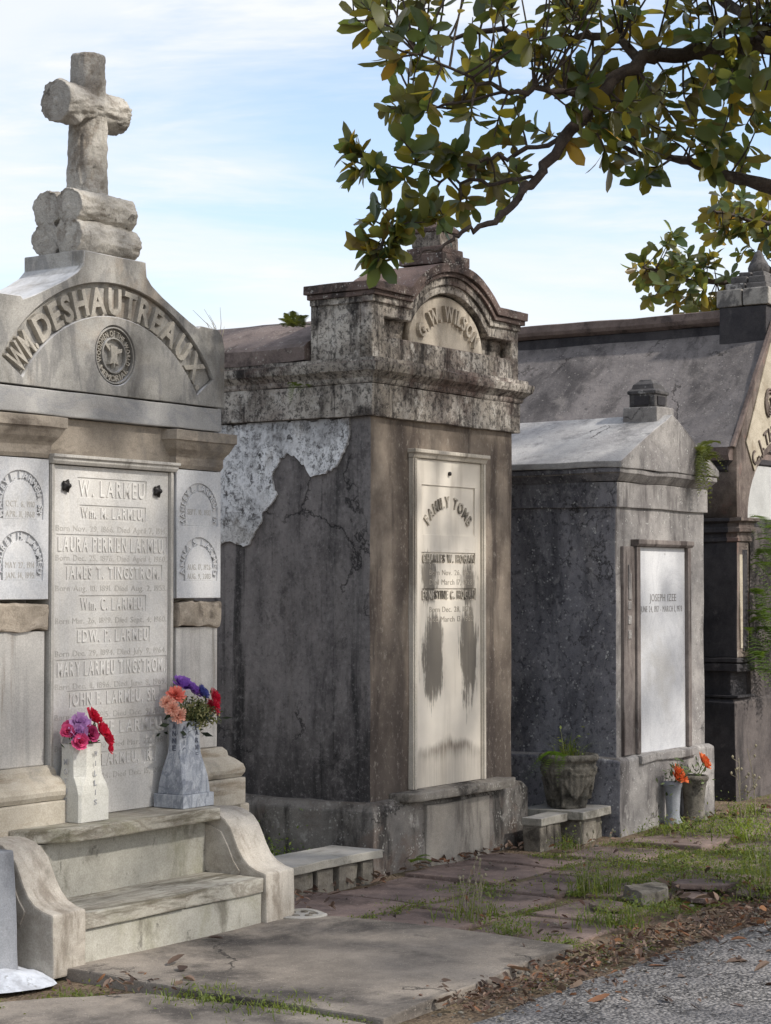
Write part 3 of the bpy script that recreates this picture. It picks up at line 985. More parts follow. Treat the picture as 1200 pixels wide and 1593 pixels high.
def paver(u0, u1, v0, v1, z, tilt, seed):
    r = random.Random(seed)
    cu, cv = (u0 + u1) / 2, (v0 + v1) / 2
    pts = []
    for a, b in ((u0, v0), ((u0 + u1) / 2, v0), (u1, v0), (u1, (v0 + v1) / 2), (u1, v1), ((u0 + u1) / 2, v1), (u0, v1), (u0, (v0 + v1) / 2)):
        pts.append((a - cu + r.uniform(-0.03, 0.03), -(b - cv) + r.uniform(-0.03, 0.03)))
    pts.reverse()
    g = G()
    g.prism(pts, -0.06, 0.0, 'z')
    o = g.build('paving_stone', M_PAVER, paving, bevel=0.010, rough=(0.09, 0.010, 2.2), seed=seed * 1.3)
    o.location = (cu, -cv, z)
    o.rotation_euler = (tilt[0], tilt[1], r.uniform(-0.03, 0.03))


pv = [(-1.46, -0.78, 0.16, 0.82), (-0.74, 0.05, 0.24, 0.86), (0.10, 0.84, 0.18, 0.80), (0.88, 1.30, 0.14, 0.78),
      (-1.46, -0.90, 0.86, 1.42), (-0.86, -0.22, 0.90, 1.40), (-0.17, 0.52, 0.90, 1.36), (0.58, 1.24, 0.84, 1.40), (1.30, 1.92, 0.56, 1.10),
      (-1.44, -0.80, 1.48, 2.06), (-0.72, -0.12, 1.50, 1.98), (-0.05, 0.48, 1.44, 1.92), (0.60, 1.20, 1.48, 1.96), (1.32, 1.98, 1.18, 1.72),
      (2.00, 2.62, 0.70, 1.22), (2.70, 3.30, 0.72, 1.20), (2.06, 2.70, 1.30, 1.80), (2.80, 3.45, 1.28, 1.80), (3.40, 3.98, 0.66, 1.2), (4.05, 4.7, 0.62, 1.2)]
for i, (a, b, c, d) in enumerate(pv):
    r = random.Random(i * 11 + 3)
    z = max(ground_z(a, c), ground_z(b, d), ground_z((a + b) / 2, (c + d) / 2)) + r.uniform(0.008, 0.022)
    paver(a, b, c, d, z, (r.uniform(-0.018, 0.018), r.uniform(-0.018, 0.018)), i * 3.7 + 1)

# ================================================================== left tomb (white and grey marble)
L = empty('marble_tomb', S(-3.197, 0.647), ROW)
tag(L, 'tall grey white marble tomb with arched lettering, rustic log cross and stepped seat', 'tomb')
LC = 0.815      # centre line
YF = 0.57       # face

# body and roof behind the face
g = G()
g.box(-0.02, 1.64, 0.72, 2.5, 0.0, 2.6)
g.build('body', M_SHAFT, L, bevel=0.01)
g = G()
g.prism([(LC - 0.80, 2.6), (LC + 0.80, 2.6), (LC + 0.80, 2.95), (LC, 3.15), (LC - 0.80, 2.95)], 0.9, 2.5)
g.build('roof', M_BAND, L, bevel=0.01)

# base course, seat, risers
g = G()
g.box(-0.30, 1.84, 0.50, 2.55, 0.0, 0.555)
g.build('base_course', M_PLINTH, L, bevel=0.012, rough=(0.15, 0.006, 2.0))
g = G()
g.box(0.002, 1.308, 0.012, 0.40, 0.0, 0.183)
g.build('seat_riser', M_RISER, L, bevel=0.006, rough=(0.12, 0.004, 2.5), seed=2)
g = G()
g.box(0.003, 0.70, -0.006, 0.40, 0.186, 0.258)
g.build('seat_stone', M_STEP, L, bevel=0.008, rough=(0.06, 0.0028, 5.0), seed=3)
g = G()
g.box(0.702, 1.307, -0.003, 0.40, 0.187, 0.260)
g.build('seat_stone', M_STEP, L, bevel=0.008, rough=(0.06, 0.0028, 5.0), seed=7)
g = G()
g.box(0.02, 1.306, 0.37, 0.52, 0.20, 0.525)
g.build('back_riser', M_RISER, L, bevel=0.005, rough=(0.12, 0.004, 2.0), seed=4)
# ledge that carries the vases: corner cut off on the left
g = G()
g.prism([(0.20, 0.27), (1.30, 0.27), (1.40, 0.40), (1.40, 0.60), (0.0, 0.60), (0.0, 0.46)], 0.528, 0.592, 'z')
g.build('ledge', M_STEP, L, bevel=0.008, rough=(0.06, 0.003, 5.0), seed=5)

# scroll shaped ends of the seat
prof = [(0.52, 0.0), (0.52, 0.566), (0.36, 0.572), (0.30, 0.560), (0.25, 0.532), (0.215, 0.492), (0.19, 0.445), (0.165, 0.395), (0.135, 0.348), (0.095, 0.312), (0.045, 0.290), (-0.012, 0.278), (-0.016, 0.0)]
for k, (x0, x1) in enumerate(((-0.212, -0.002), (1.312, 1.552))):
    g = G()
    n = len(prof)
    # outer faces inset by a shallow panel line
    g.prism(prof, x0, x1, 'x')
    o = g.build('scroll_end', M_VOL, L, bevel=0.010, rough=(0.05, 0.0032, 4.0), seed=11 + k * 4)
    fillet = G()
    ip = [(0.46, 0.50), (0.34, 0.50), (0.27, 0.47), (0.225, 0.40), (0.19, 0.33), (0.15, 0.28), (0.18, 0.22), (0.30, 0.24), (0.46, 0.30)]
    fillet.prism(ip, x0 - 0.008, x0 + 0.02, 'x')
    fillet.build('scroll_panel', M_VOL, o, bevel=0.004)

# pilasters: plinth, shaft, rough band, inscribed panel, capital
def pilaster(xa, xb, right):
    g = G()
    g.loft([(xa - 0.05, xb + 0.10, YF - 0.10, 1.0, 0.557), (xa - 0.05, xb + 0.10, YF - 0.10, 1.0, 0.70)])
    g.build('plinth', M_PLINTH, L, bevel=0.008, rough=(0.1, 0.005, 3), seed=xa)
    g = G()
    lv = []
    for (o, z) in ((0.085, 0.703), (0.098, 0.725), (0.10, 0.745), (0.092, 0.77), (0.06, 0.80), (0.035, 0.815), (0.03, 0.84), (0.012, 0.86)):
        lv.append((xa - o * 0.5, xb + o, YF - o, 1.0, z))
    g.loft(lv)
    g.build('base_moulding', M_PLINTH, L, rough=(0.08, 0.004, 3), seed=xb)
    g = G()
    g.box(xa + 0.012, xb - 0.012, YF + 0.005, 1.0, 0.862, 1.50)
    g.build('shaft', M_SHAFT, L, bevel=0.006)
    g = G()
    g.box(xa + 0.004, xb - 0.004, YF - 0.018, 1.0, 1.503, 1.632)
    g.build('rough_band', M_ROCK, L, bevel=0.014, rough=(0.022, 0.014, 9.0), seed=xa + 3)
    g = G()
    g.box(xa, xb, YF + 0.004, 1.0, 1.650, 2.322)
    g.build('panel', M_PANEL, L, bevel=0.003)
    # capital
    g = G()
    lv = []
    for (o, z) in ((0.0, 2.325), (0.012, 2.345), (0.012, 2.385), (0.022, 2.40), (0.045, 2.425), (0.062, 2.455), (0.068, 2.468), (0.078, 2.47), (0.078, 2.522)):
        lv.append((xa - o, xb + o * 0.75, YF - o * 0.9, 1.0, z))
    g.loft(lv)
    g.build('capital', M_BROWNST, L, bevel=0.003, rough=(0.07, 0.004, 3), seed=xb + 1)


PL = (-0.035, 0.352)
PR = (1.300, 1.664)
pilaster(PL[0], PL[1], False)
pilaster(PR[0], PR[1], True)


def arch_panel(xa, xb, items, lettermat):
    """face plate with two arched recesses; raised lettering round each arch, dates cut inside"""
    y0 = YF - 0.006
    holes = []
    inner = []
    cx = (xa + xb) / 2
    for (name, zb, zt, d1, d2, aw) in items:
        ro = 0.158
        ri = 0.112
        zc = zt - ro
        out = [(cx - ro, zb)] + [(cx + ro * math.sin(R(-90 + 180 * i / 18)), zc + ro * math.cos(R(-90 + 180 * i / 18))) for i in range(19)] + [(cx + ro, zb)]
        inn = [(cx - ri, zb - 0.0)] + [(cx + ri * math.sin(R(-90 + 180 * i / 18)), zc + ri * math.cos(R(-90 + 180 * i / 18))) for i in range(19)] + [(cx + ri, zb - 0.0)]
        holes.append(out)
        inner.append((inn, zb, zc, ri, ro))
    plate('panel_face', [rect(xa + 0.001, xb - 0.001, 1.652, 2.320)] + holes, y0, YF + 0.006, M_PANEL, L, 0.0015)
    for (name, zb, zt, d1, d2, aw), (inn, _, zc, ri, ro) in zip(items, inner):
        plate('arch_field', [inn], y0, YF + 0.006, M_PANEL, L, 0.0015)
        text_arc(Each('letter', lettermat, L), name, cx, zc, ri + 0.008, -aw, aw, 0.033, YF + 0.004, 0.011, 0.012, gap=0.2)
        g = G()
        text_line(g, d1, cx - 0.095, cx + 0.095, zb + 0.058, 0.030, y0 + 0.001, 0.0025, 0.0)
        if d2:
            g.build('inscription', M_INCISE, L)['kind'] = 'stuff'
            g = G()
            text_line(g, d2, cx - 0.095, cx + 0.095, zb + 0.010, 0.030, y0 + 0.001, 0.0025, 0.0)
        g.build('inscription', M_INCISE, L)['kind'] = 'stuff'


arch_panel(PL[0], PL[1], [('MAHLEY L. LARMEU, SR.', 2.03, 2.262, 'OCT. 6, 1910', 'APR. 11, 1968', 118), ('AUDREY H. LARMEU', 1.742, 1.973, 'MAY 27, 1914', 'JAN. 14, 1995', 108)], M_PANEL)
arch_panel(PR[0], PR[1], [('MAHLEY L. LARMEU, JR.', 2.03, 2.254, 'SEPT. 10, 1932', None, 118), ('ANNA S. LARMEU', 1.742, 1.970, 'AUG. 17, 1926', 'AUG. 9, 2003', 108)], M_PANEL)

# lintel above the tablet, architrave
g = G()
g.box(0.36, 1.295, YF + 0.035, 1.0, 2.352, 2.532)
g.build('lintel', M_BROWNST, L, bevel=0.004)
g = G()
g.box(-0.036, 1.664, YF - 0.010, 1.05, 2.535, 2.658)
g.build('architrave', M_BAND, L, bevel=0.007, rough=(0.10, 0.004, 3.0), seed=9)

# tablet with its frame
g = G()
g.box(0.395, 1.245, YF + 0.0105, 0.8, 0.593, 2.30)
tab = g.build('tablet', M_TABLET, L)
rows = [('W. LARMEU', 0.575, 1.060, 2.148, 2.246), ('Wm. M. LARMEU,', 0.590, 1.055, 2.040, 2.112), ('LAURA PERRIEN LARMEU,', 0.430, 1.222, 1.876, 1.966), ('JAMES T. TINGSTROM,', 0.485, 1.185, 1.742, 1.822),
        ('Wm. C. LARMEU,', 0.590, 1.060, 1.588, 1.668), ('EDW. P. LARMEU', 0.570, 1.090, 1.432, 1.510), ('MARY LARMEU TINGSTROM,', 0.430, 1.222, 1.270, 1.358), ('JOHN F. LARMEU, SR.', 0.510, 1.175, 1.124, 1.206),
        ('W. JEFF LARMEU', 0.540, 1.200, 0.976, 1.058), ('JOHN F. LARMEU, JR.', 0.470, 1.140, 0.822, 0.898)]
YT = YF + 0.006
plate('tablet_face', [rect(0.396, 1.244, 0.594, 2.299)] + [rect(a - 0.012, b + 0.014, c, d) for _, a, b, c, d in rows], YT, YF + 0.0120, M_TABLET, L, 0.001)
for nm, a, b, c, d in rows:
    text_line(Each('letter', M_LETTER, L), nm, a, b, c + 0.010, (d - c) - 0.019, YF + 0.0110, 0.0062, 0.016, gap=0.22)
dates = [('Born Nov. 29, 1866. Died April 7, 1914.', 1.982), ('Born Dec. 25, 1876. Died April 1, 1960.', 1.838), ('Born Aug. 10, 1891. Died Aug. 2, 1953.', 1.690), ('Born Mar. 26, 1899. Died Sept. 4, 1960.', 1.532),
         ('Born Dec. 29, 1894. Died July 9, 1964.', 1.374), ('Born Dec. 11, 1896. Died June 8, 1969.', 1.214), ('Born Oct. 2, 1915. Died Dec. 9, 1973.', 1.068), ('Born Jan. 1, 1900. Died Mar. 22, 1981.', 0.918), ('Born Apr. 5, 1924. Died Dec. 15, 2001.', 0.766)]
for t, z in dates:
    g = G()
    text_line(g, t, 0.412, 1.232, z, 0.030, YT + 0.001, 0.0022, 0.0, gap=0.10)
    g.build('inscription', M_INCISE, L)['kind'] = 'stuff'
for x, nm in ((0.362, 'l'), (1.246, 'r')):
    g = G()
    g.box(x, x + 0.030, YF - 0.006, 0.75, 0.593, 2.302)
    g.box(x + (0.002 if nm == 'l' else 0.0), x + (0.014 if nm == 'l' else 0.012), YF - 0.014, YF, 0.594, 2.301)
    g.build('frame_jamb', M_FRAME, L, bevel=0.003)
g = G()
g.loft([(0.355, 1.284, YF - 0.020, 0.75, 2.304), (0.355, 1.284, YF - 0.030, 0.75, 2.318), (0.352, 1.287, YF - 0.030, 0.75, 2.330), (0.350, 1.289, YF - 0.042, 0.75, 2.336), (0.350, 1.289, YF - 0.042, 0.75, 2.350)])
g.build('frame_head', M_FRAME, L, bevel=0.002)
for x in (0.475, 1.150):        # rosette bolts holding the tablet
    g = G()
    seg = 16
    g.lathe([(0.006, 0.0), (0.026, 0.004), (0.030, 0.012), (0.020, 0.020), (0.012, 0.024), (0.010, 0.034), (0.004, 0.036)], seg, rel=lambda a, i, r, z: r * (1 + 0.22 * math.cos(5 * a)) if i in (1, 2, 3) else r)
    o = g.build('rosette', M_METAL, L, smooth=True)
    o.location = (x, YT - 0.0, 2.20)
    o.rotation_euler = (R(90), 0, 0)

# pediment
half = [(0.868, 2.665), (0.872, 2.985), (0.850, 3.052), (0.812, 3.082), (0.668, 3.086), (0.652, 3.072), (0.636, 3.076), (0.575, 3.100), (0.47, 3.148), (0.36, 3.200), (0.275, 3.250), (0.235, 3.290), (0.226, 3.362)]
out = [(LC + a, z) for a, z in half] + [(LC - a, z) for a, z in reversed(half)]
g = G()
g.prism([(x, z) for x, z in out], YF + 0.018, 0.96)
g.build('pediment', M_PED, L, bevel=0.006)
CZ0 = 2.287
oc = arc(LC, CZ0, 0.938, -57.5, 56, 34) + [p for p in arc(LC, CZ0, 0.772, 56, -57.5, 34)]
ring_o = arc(LC, 2.866, 0.150, 0, 354, 40)
plate('pediment_face', [out, oc, ring_o], YF - 0.012, YF + 0.020, M_PED, L, 0.003)
text_arc(Each('letter', M_PEDLET, L), 'WM.', LC, CZ0, 0.787, -56.6, -43.5, 0.130, YF + 0.019, 0.030, 0.030, gap=0.10)
text_arc(Each('letter', M_PEDLET, L), 'DESHAUTREAUX.', LC, CZ0, 0.787, -41.0, 54.6, 0.130, YF + 0.019, 0.030, 0.030, gap=0.13)
# round lodge emblem: ring of letters round a tree stump
em = empty('emblem', (0, 0, 0))
em.parent = L
plate('emblem_ring', [arc(LC, 2.866, 0.143, 0, 354, 40), arc(LC, 2.866, 0.136, 0, 354, 40)], YF - 0.008, YF + 0.019, M_PED, em)
plate('emblem_ring', [arc(LC, 2.866, 0.090, 0, 354, 36), arc(LC, 2.866, 0.083, 0, 354, 36)], YF - 0.004, YF + 0.019, M_PED, em)
text_arc(Each('letter', M_PEDLET, em), 'WOODMEN OF THE WORLD', LC, 2.866, 0.096, -112, 112, 0.030, YF + 0.018, 0.018, 0.01)
text_arc(Each('letter', M_PEDLET, em), 'MEMORIAL', LC, 2.866, 0.128, 236, 124, 0.030, YF + 0.018, 0.018, 0.01, inside=True)
g = G()
sx = LC
g.prism([(sx - 0.028, 2.915), (sx + 0.024, 2.912), (sx + 0.020, 2.85), (sx + 0.034, 2.818), (sx + 0.004, 2.828), (sx, 2.800), (sx - 0.006, 2.828), (sx - 0.036, 2.820), (sx - 0.024, 2.855)], YF - 0.006, YF + 0.02)
g.prism([(sx + 0.018, 2.90), (sx + 0.062, 2.905), (sx + 0.060, 2.885), (sx + 0.020, 2.875)], YF - 0.002, YF + 0.02)
g.prism([(sx - 0.065, 2.915), (sx - 0.030, 2.885), (sx - 0.026, 2.90), (sx - 0.055, 2.93)], YF - 0.002, YF + 0.02)
g.build('tree_stump', M_PEDLET, em, bevel=0.002)
# block under the logs
g = G()
g.box(LC - 0.232, LC + 0.222, YF - 0.006, 0.965, 3.262, 3.366)
g.build('pedestal', M_PED, L, bevel=0.008, rough=(0.06, 0.005, 4), seed=3)


def stone_log(name, p0, p1, r0, r1, parent, seed, seg=64, rows=60, knots=()):
    """carved log: bark ridges along the side, rings cut into both ends"""
    p0, p1 = Vector(p0), Vector(p1)
    ax = (p1 - p0)
    ln = ax.length
    ax.normalize()
    a = ax.cross(Vector((0.2, 0.9, 0.37)))
    a.normalize()
    b = ax.cross(a)
    vs, fs = [], []
    rings = []

    def ring(t, scale, off, bark):
        base = p0 + ax * (t * ln + off)
        k0 = len(vs)
        for k in range(seg):
            w = 2 * math.pi * k / seg
            rr = (r0 + (r1 - r0) * t) * scale
            if bark:
                q = Vector((math.cos(w) * 1.0, math.sin(w) * 1.0, t * ln * 3.0 + seed))
                w1 = Vector((q.x * 3.4, q.y * 3.4, q.z * 1.3))
                w1 += Vector((1, 1, 0.6)) * 0.35 * mnoise.noise(q * 2.3)
                ridge = 0.5 - abs(mnoise.noise(w1 * 1.9)) * 1.9
                pit = max(0.0, mnoise.noise(Vector((q.x * 6, q.y * 6, q.z * 4.0)) + Vector((5, 1, 2))) - 0.12)
                rr *= 1 + 0.13 * fbm(q, 1.4, 3) + 0.055 * ridge + 0.05 * fbm(w1 * 3.1, 1.6, 3) - 0.16 * pit
                for (kt, kw, kr, kh) in knots:
                    dw = (w - kw + math.pi) % (2 * math.pi) - math.pi
                    d = math.hypot((t - kt) * ln, dw * r0) / kr
                    if d < 1:
                        rr += kh * (math.cos(d * math.pi) + 1) / 2
                    elif d < 1.5:
                        rr -= abs(kh) * 0.25 * (1.5 - d)
            vs.append(base + (a * math.cos(w) + b * math.sin(w)) * rr)
        return k0
    n_r = 6
    seqs = []
    for j in range(n_r):
        s_ = (j + 0.6) / n_r * 0.93
        seqs.append((0.0, s_, 0.008 if j % 2 else -0.004, False))
    for i in range(rows + 1):
        t = i / rows
        e = 1.0 if 0 < i < rows else 0.955
        seqs.append((t, e, 0.0, True))
    for j in reversed(range(n_r)):
        s_ = (j + 0.6) / n_r * 0.93
        seqs.append((1.0, s_, -0.004 if j % 2 else 0.002, False))
    ks = [ring(*q) for q in seqs]
    for i in range(len(ks) - 1):
        for k in range(seg):
            k2 = (k + 1) % seg
            fs.append((ks[i] + k, ks[i] + k2, ks[i + 1] + k2, ks[i + 1] + k))
    fs.append(tuple(ks[0] + k for k in range(seg - 1, -1, -1)))
    fs.append(tuple(ks[-1] + k for k in range(seg)))
    g = G()
    g.add(vs, fs)
    return g.build(name, M_LOG, parent, smooth=True)


# logs stacked two by two, then the cross
lx0, lx1 = LC - 0.225, LC + 0.222
for k, (y, z, r) in enumerate(((0.678, 3.446, 0.096), (0.836, 3.446, 0.096), (0.674, 3.598, 0.090), (0.832, 3.598, 0.092))):
    stone_log('carved_log', (lx0 + 0.01 * (k % 2), y, z), (lx1 - 0.012 * k, y, z), r, r * 1.0, L, 3.1 * k + 1, knots=((0.25 + 0.12 * k, 3.3 + k, 0.045, 0.026), (0.72, 3.9 - 0.5 * k, 0.04, -0.028), (0.5, 4.6, 0.04, 0.022), (0.3, 2.6, 0.04, -0.024)))
cr = empty('cross', (0, 0, 0))
cr.parent = L
stone_log('cross_shaft', (LC + 0.005, 0.755, 3.66), (LC + 0.002, 0.755, 4.405), 0.100, 0.086, cr, 20.0, rows=90, knots=((0.04, 1.2, 0.06, 0.03), (0.05, 4.6, 0.06, 0.03), (0.43, 3.6, 0.055, 0.030), (0.30, 4.6, 0.04, 0.02), (0.86, 3.4, 0.06, -0.03), (0.93, 4.4, 0.05, 0.03), (0.80, 4.2, 0.04, -0.02)))
stone_log('cross_arm', (LC - 0.240, 0.750, 4.130), (LC + 0.228, 0.750, 4.140), 0.104, 0.094, cr, 31.0, rows=64, knots=((0.80, 3.7, 0.05, -0.03), (0.35, 4.0, 0.05, 0.03), (0.2, 2.2, 0.045, 0.025), (0.65, 2.4, 0.04, 0.02)))

# neighbour's grey step end and the dark pot at the very edge
nb = empty('grey_step_end', S(-3.197, 0.647), ROW)
tag(nb, 'blue grey stone step end standing just left of the marble steps', 'stone step')
g = G()
g.prism([(0.60, 0.0), (0.60, 0.56), (0.14, 0.56), (0.10, 0.0)], -0.62, -0.300, 'x')
g.build('side_panel', M_GREYB, nb, bevel=0.010, rough=(0.07, 0.005, 3), seed=2)
g = G()
g.box(-0.62, -0.298, 0.085, 0.62, -0.02, 0.05)
g.build('foot', M_GREYB, nb, bevel=0.006)
pot = empty('dark_pot', S(-3.197 - 0.40, 0.647 - 0.30, 0.562), ROW)
tag(pot, 'small black metal flower pot half out of frame at left edge', 'flower pot')
g = G()
g.lathe([(0.05, 0.0), (0.065, 0.02), (0.05, 0.05), (0.075, 0.12), (0.10, 0.20), (0.115, 0.235), (0.122, 0.245), (0.122, 0.262), (0.105, 0.265), (0.09, 0.20), (0.02, 0.19)], 28)
g.build('bowl', M_METAL, pot, smooth=True)

# heap of old white plaster at the foot of the steps
g = G()
vs, fs = [], []
nr, ns = 9, 30
for i in range(nr + 1):
    for k in range(ns):
        w = 2 * math.pi * k / ns
        t = i / nr
        rr = t * (1 + 0.22 * fbm(Vector((math.cos(w), math.sin(w), 2.0)), 1.6, 3))
        x, y = 0.26 * rr * math.cos(w), 0.19 * rr * math.sin(w)
        z = 0.065 * (1 - t ** 1.6) + 0.014 * fbm(Vector((x, y, 1)), 9, 3) * (1 - t * 0.4)
        vs.append((x, y, z))
for i in range(nr):
    for k in range(ns):
        k2 = (k + 1) % ns
        fs.append((i * ns + k, i * ns + k2, (i + 1) * ns + k2, (i + 1) * ns + k))
g.add(vs, fs)
o = g.build('plaster_heap', M_WASH, None, smooth=True)
o.location = S(-3.60, 0.55, 0.004)
o.rotation_euler = (0, 0, ROW)
tag(o, 'spread of crumbled white plaster on the ground at the lower left edge', 'plaster')

# ================================================================== middle tomb (stained render)
W = empty('plastered_tomb', SITE, ROW)
tag(W, 'stained brown and black plastered tomb with arched parapet and tall white tablet', 'tomb')
g = G()
g.box(0.0, 1.67, 0.0, 2.35, 0.36, 2.76)
g.build('body', [M_WFRONT, M_WSIDE], W, bevel=0.012, rough=(0.16, 0.010, 1.6), pick=lambda n, c: 1 if abs(n.x) > 0.6 and c.x < 0.8 else 0)
g = G()
g.loft([(-0.085, 1.755, -0.085, 2.43, -0.12), (-0.08, 1.75, -0.08, 2.43, 0.375), (-0.05, 1.72, -0.05, 2.40, 0.415), (-0.01, 1.68, -0.01, 2.36, 0.42)])
g.build('base', M_WBASE, W, bevel=0.012, rough=(0.07, 0.014, 2.2), seed=6)
g = G()
g.box(0.47, 1.22, -0.098, 0.0, -0.10, 0.365)
g.build('base_patch', M_WPATCH, W, bevel=0.010, rough=(0.07, 0.012, 2.6), seed=8)
g = G()
g.prism([(0.20, 0.0), (1.46, 0.0), (1.47, -0.150), (1.40, -0.162), (0.62, -0.168), (0.48, -0.155), (0.34, -0.158), (0.24, -0.12)], 0.405, 0.462, 'z')
g.build('ledge', M_WLEDGE, W, bevel=0.012, rough=(0.05, 0.012, 3.0), seed=9)
# what is left of the old plaster on the side wall: a thin coat with a broken edge
def ragged(pts, step, amp, seed):
    out = []
    n = len(pts)
    for i in range(n):
        a, b = Vector((pts[i][0], pts[i][1], 0)), Vector((pts[(i + 1) % n][0], pts[(i + 1) % n][1], 0))
        k = max(1, int((b - a).length / step))
        for j in range(k):
            p = a.lerp(b, j / k)
            q = p + Vector((seed, seed * 0.7, 0))
            p = p + Vector((fbm(q, 9.0, 4), fbm(q + Vector((7, 3, 1)), 9.0, 4), 0)) * amp
            out.append((p.x, min(p.y, 2.731)))
    return out


coat = [(0.12, 2.731), (0.147, 2.66), (0.17, 2.57), (0.25, 2.44), (0.33, 2.40), (0.435, 2.39), (0.53, 2.50), (0.62, 2.545), (0.70, 2.49), (0.735, 2.36), (0.70, 2.28), (0.79, 2.16), (0.9, 2.00), (1.0, 1.97), (1.55, 1.98), (1.9, 2.2), (1.9, 2.731)]
pieces = [(coat, 0.0)]
for i, (pl, sd_) in enumerate(pieces):
    g = G()
    g.prism(ragged(pl, 0.012, 0.036, sd_), -0.016, 0.004, 'x')
    g.build('old_plaster', M_OLDPL, W)
# frieze and cornice
g = G()
g.box(-0.045, 1.715, -0.045, 2.40, 2.735, 2.932)
g.build('frieze', M_WTOP, W, bevel=0.006, rough=(0.08, 0.005, 3.4), seed=4)
g = G()
lv = []
for (o, z) in ((0.05, 2.934), (0.056, 2.945), (0.060, 2.965), (0.085, 2.99), (0.105, 3.005), (0.113, 3.03), (0.115, 3.055), (0.085, 3.062), (0.08, 3.085)):
    lv.append((-o, 1.67 + o, -o, 2.35 + o, z))
g.loft(lv)
g.build('cornice', M_WCORN, W, rough=(0.06, 0.0045, 4.0), seed=12)
# low vaulted roof behind the parapet
g = G()
pr = [(-0.09, 3.088), (-0.09, 3.175), (-0.06, 3.20), (0.06, 3.26), (0.22, 3.335), (0.42, 3.40), (0.64, 3.44), (0.835, 3.45), (1.03, 3.44), (1.25, 3.40), (1.45, 3.335), (1.61, 3.26), (1.73, 3.20), (1.77, 3.175), (1.77, 3.088)]
g.prism(pr, 0.43, 2.44)
g.build('roof', M_WROOF, W, rough=(0.09, 0.014, 2.0), seed=13)
# parapet
PX0, PX1 = -0.035, 1.705
PC = 0.855
ZC, ARR = 3.0, 0.76          # outer arch of the cap
zflat = 3.545


def swoop(r, zf):
    """flat - arch - flat outline, left to right; r arch radius, zf height of the flats"""
    a = math.degrees(math.acos(max(-1, min(1, (zf - ZC) / r))))
    return arc(PC, ZC, r, -a, a, 26)


top_in = swoop(ARR - 0.055, zflat - 0.055)
core = [(PX0, 3.087), (PX1, 3.087), (PX1, zflat - 0.05)] + list(reversed(top_in)) + [(PX0, zflat - 0.05)]
g = G()
g.prism(core, 0.05, 0.42)
g.build('parapet', M_WTOP, W, bevel=0.004)
recess = [(0.10, 3.225), (1.61, 3.225), (1.61, 3.345)] + list(reversed(swoop(ARR - 0.19, 3.345))) + [(0.10, 3.345)]
plate('parapet_face', [core, recess], -0.035, 0.052, M_WTOP, W, 0.006)
# mouldings that follow the flat - arch - flat line
for k, (ro, zo, ri, zi, yf, mat) in enumerate(((0.0, 0.0, 0.055, 0.055, -0.088, M_WCAP), (0.055, 0.055, 0.085, 0.085, -0.070, M_WCAP), (0.085, 0.085, 0.135, 0.125, -0.052, M_WCORN))):
    up = swoop(ARR - ro, zflat - zo)
    dn = swoop(ARR - ri, zflat - zi)
    e = 0.042 - 0.014 * k
    band = [(PX0 - e, zflat - zi)] + [(PX0 - e, zflat - zo)] + up + [(PX1 + e, zflat - zo), (PX1 + e, zflat - zi)] + list(reversed(dn))
    g = G()
    g.prism(band, yf, 0.445 - 0.012 * k)
    g.build('parapet_cap' if k == 0 else 'cap_moulding', mat, W, bevel=0.005, rough=(0.05, 0.0045, 4.0), seed=15 + k)
# pale lunette with the name
lun = [(0.30, 3.226)] + arc(PC, 3.228, 0.335, -84, 84, 24) + [(1.40, 3.226)]
lunette = [(PC - 0.44, 3.228)] + [(PC + 0.44 * math.sin(R(-90 + 180 * i / 26)), 3.228 + 0.325 * math.cos(R(-90 + 180 * i / 26))) for i in range(1, 26)] + [(PC + 0.44, 3.228)]
plate('lunette', [lunette], 0.000, 0.051, M_WLUN, W, 0.004)
text_arc(Each('letter', M_WLUN, W), 'G. W. WILSON', PC, 3.0, 0.395, -50, 50, 0.100, 0.001, 0.026, 0.025, gap=0.16, space=0.25)
# stepped finial on the arch
fin = empty('finial', (0, 0, 0))
fin.parent = W
for k, (w, z0, z1, nm) in enumerate(((0.165, 3.752, 3.822, 'finial_step'), (0.135, 3.824, 3.868, 'finial_step'), (0.108, 3.870, 3.968, 'finial_block'))):
    g = G()
    g.box(PC + 0.02 - w, PC + 0.02 + w, 0.10 - w, 0.10 + w, z0, z1)
    g.build(nm, M_WTOP if k == 2 else M_WCAP, fin, bevel=0.008, rough=(0.05, 0.010, 3.4), seed=20 + k)
g = G()
g.loft([(PC + 0.02 - 0.118, PC + 0.02 + 0.118, 0.10 - 0.118, 0.10 + 0.118, 3.970), (PC + 0.02 - 0.118, PC + 0.02 + 0.118, -0.018, 0.218, 3.99), (PC + 0.02 - 0.07, PC + 0.02 + 0.07, 0.03, 0.17, 4.045), (PC + 0.02 - 0.05, PC + 0.02 + 0.05, 0.05, 0.15, 4.055)])
g.build('finial_cap', M_WCAP, fin, bevel=0.006, rough=(0.05, 0.010, 3.4), seed=24)

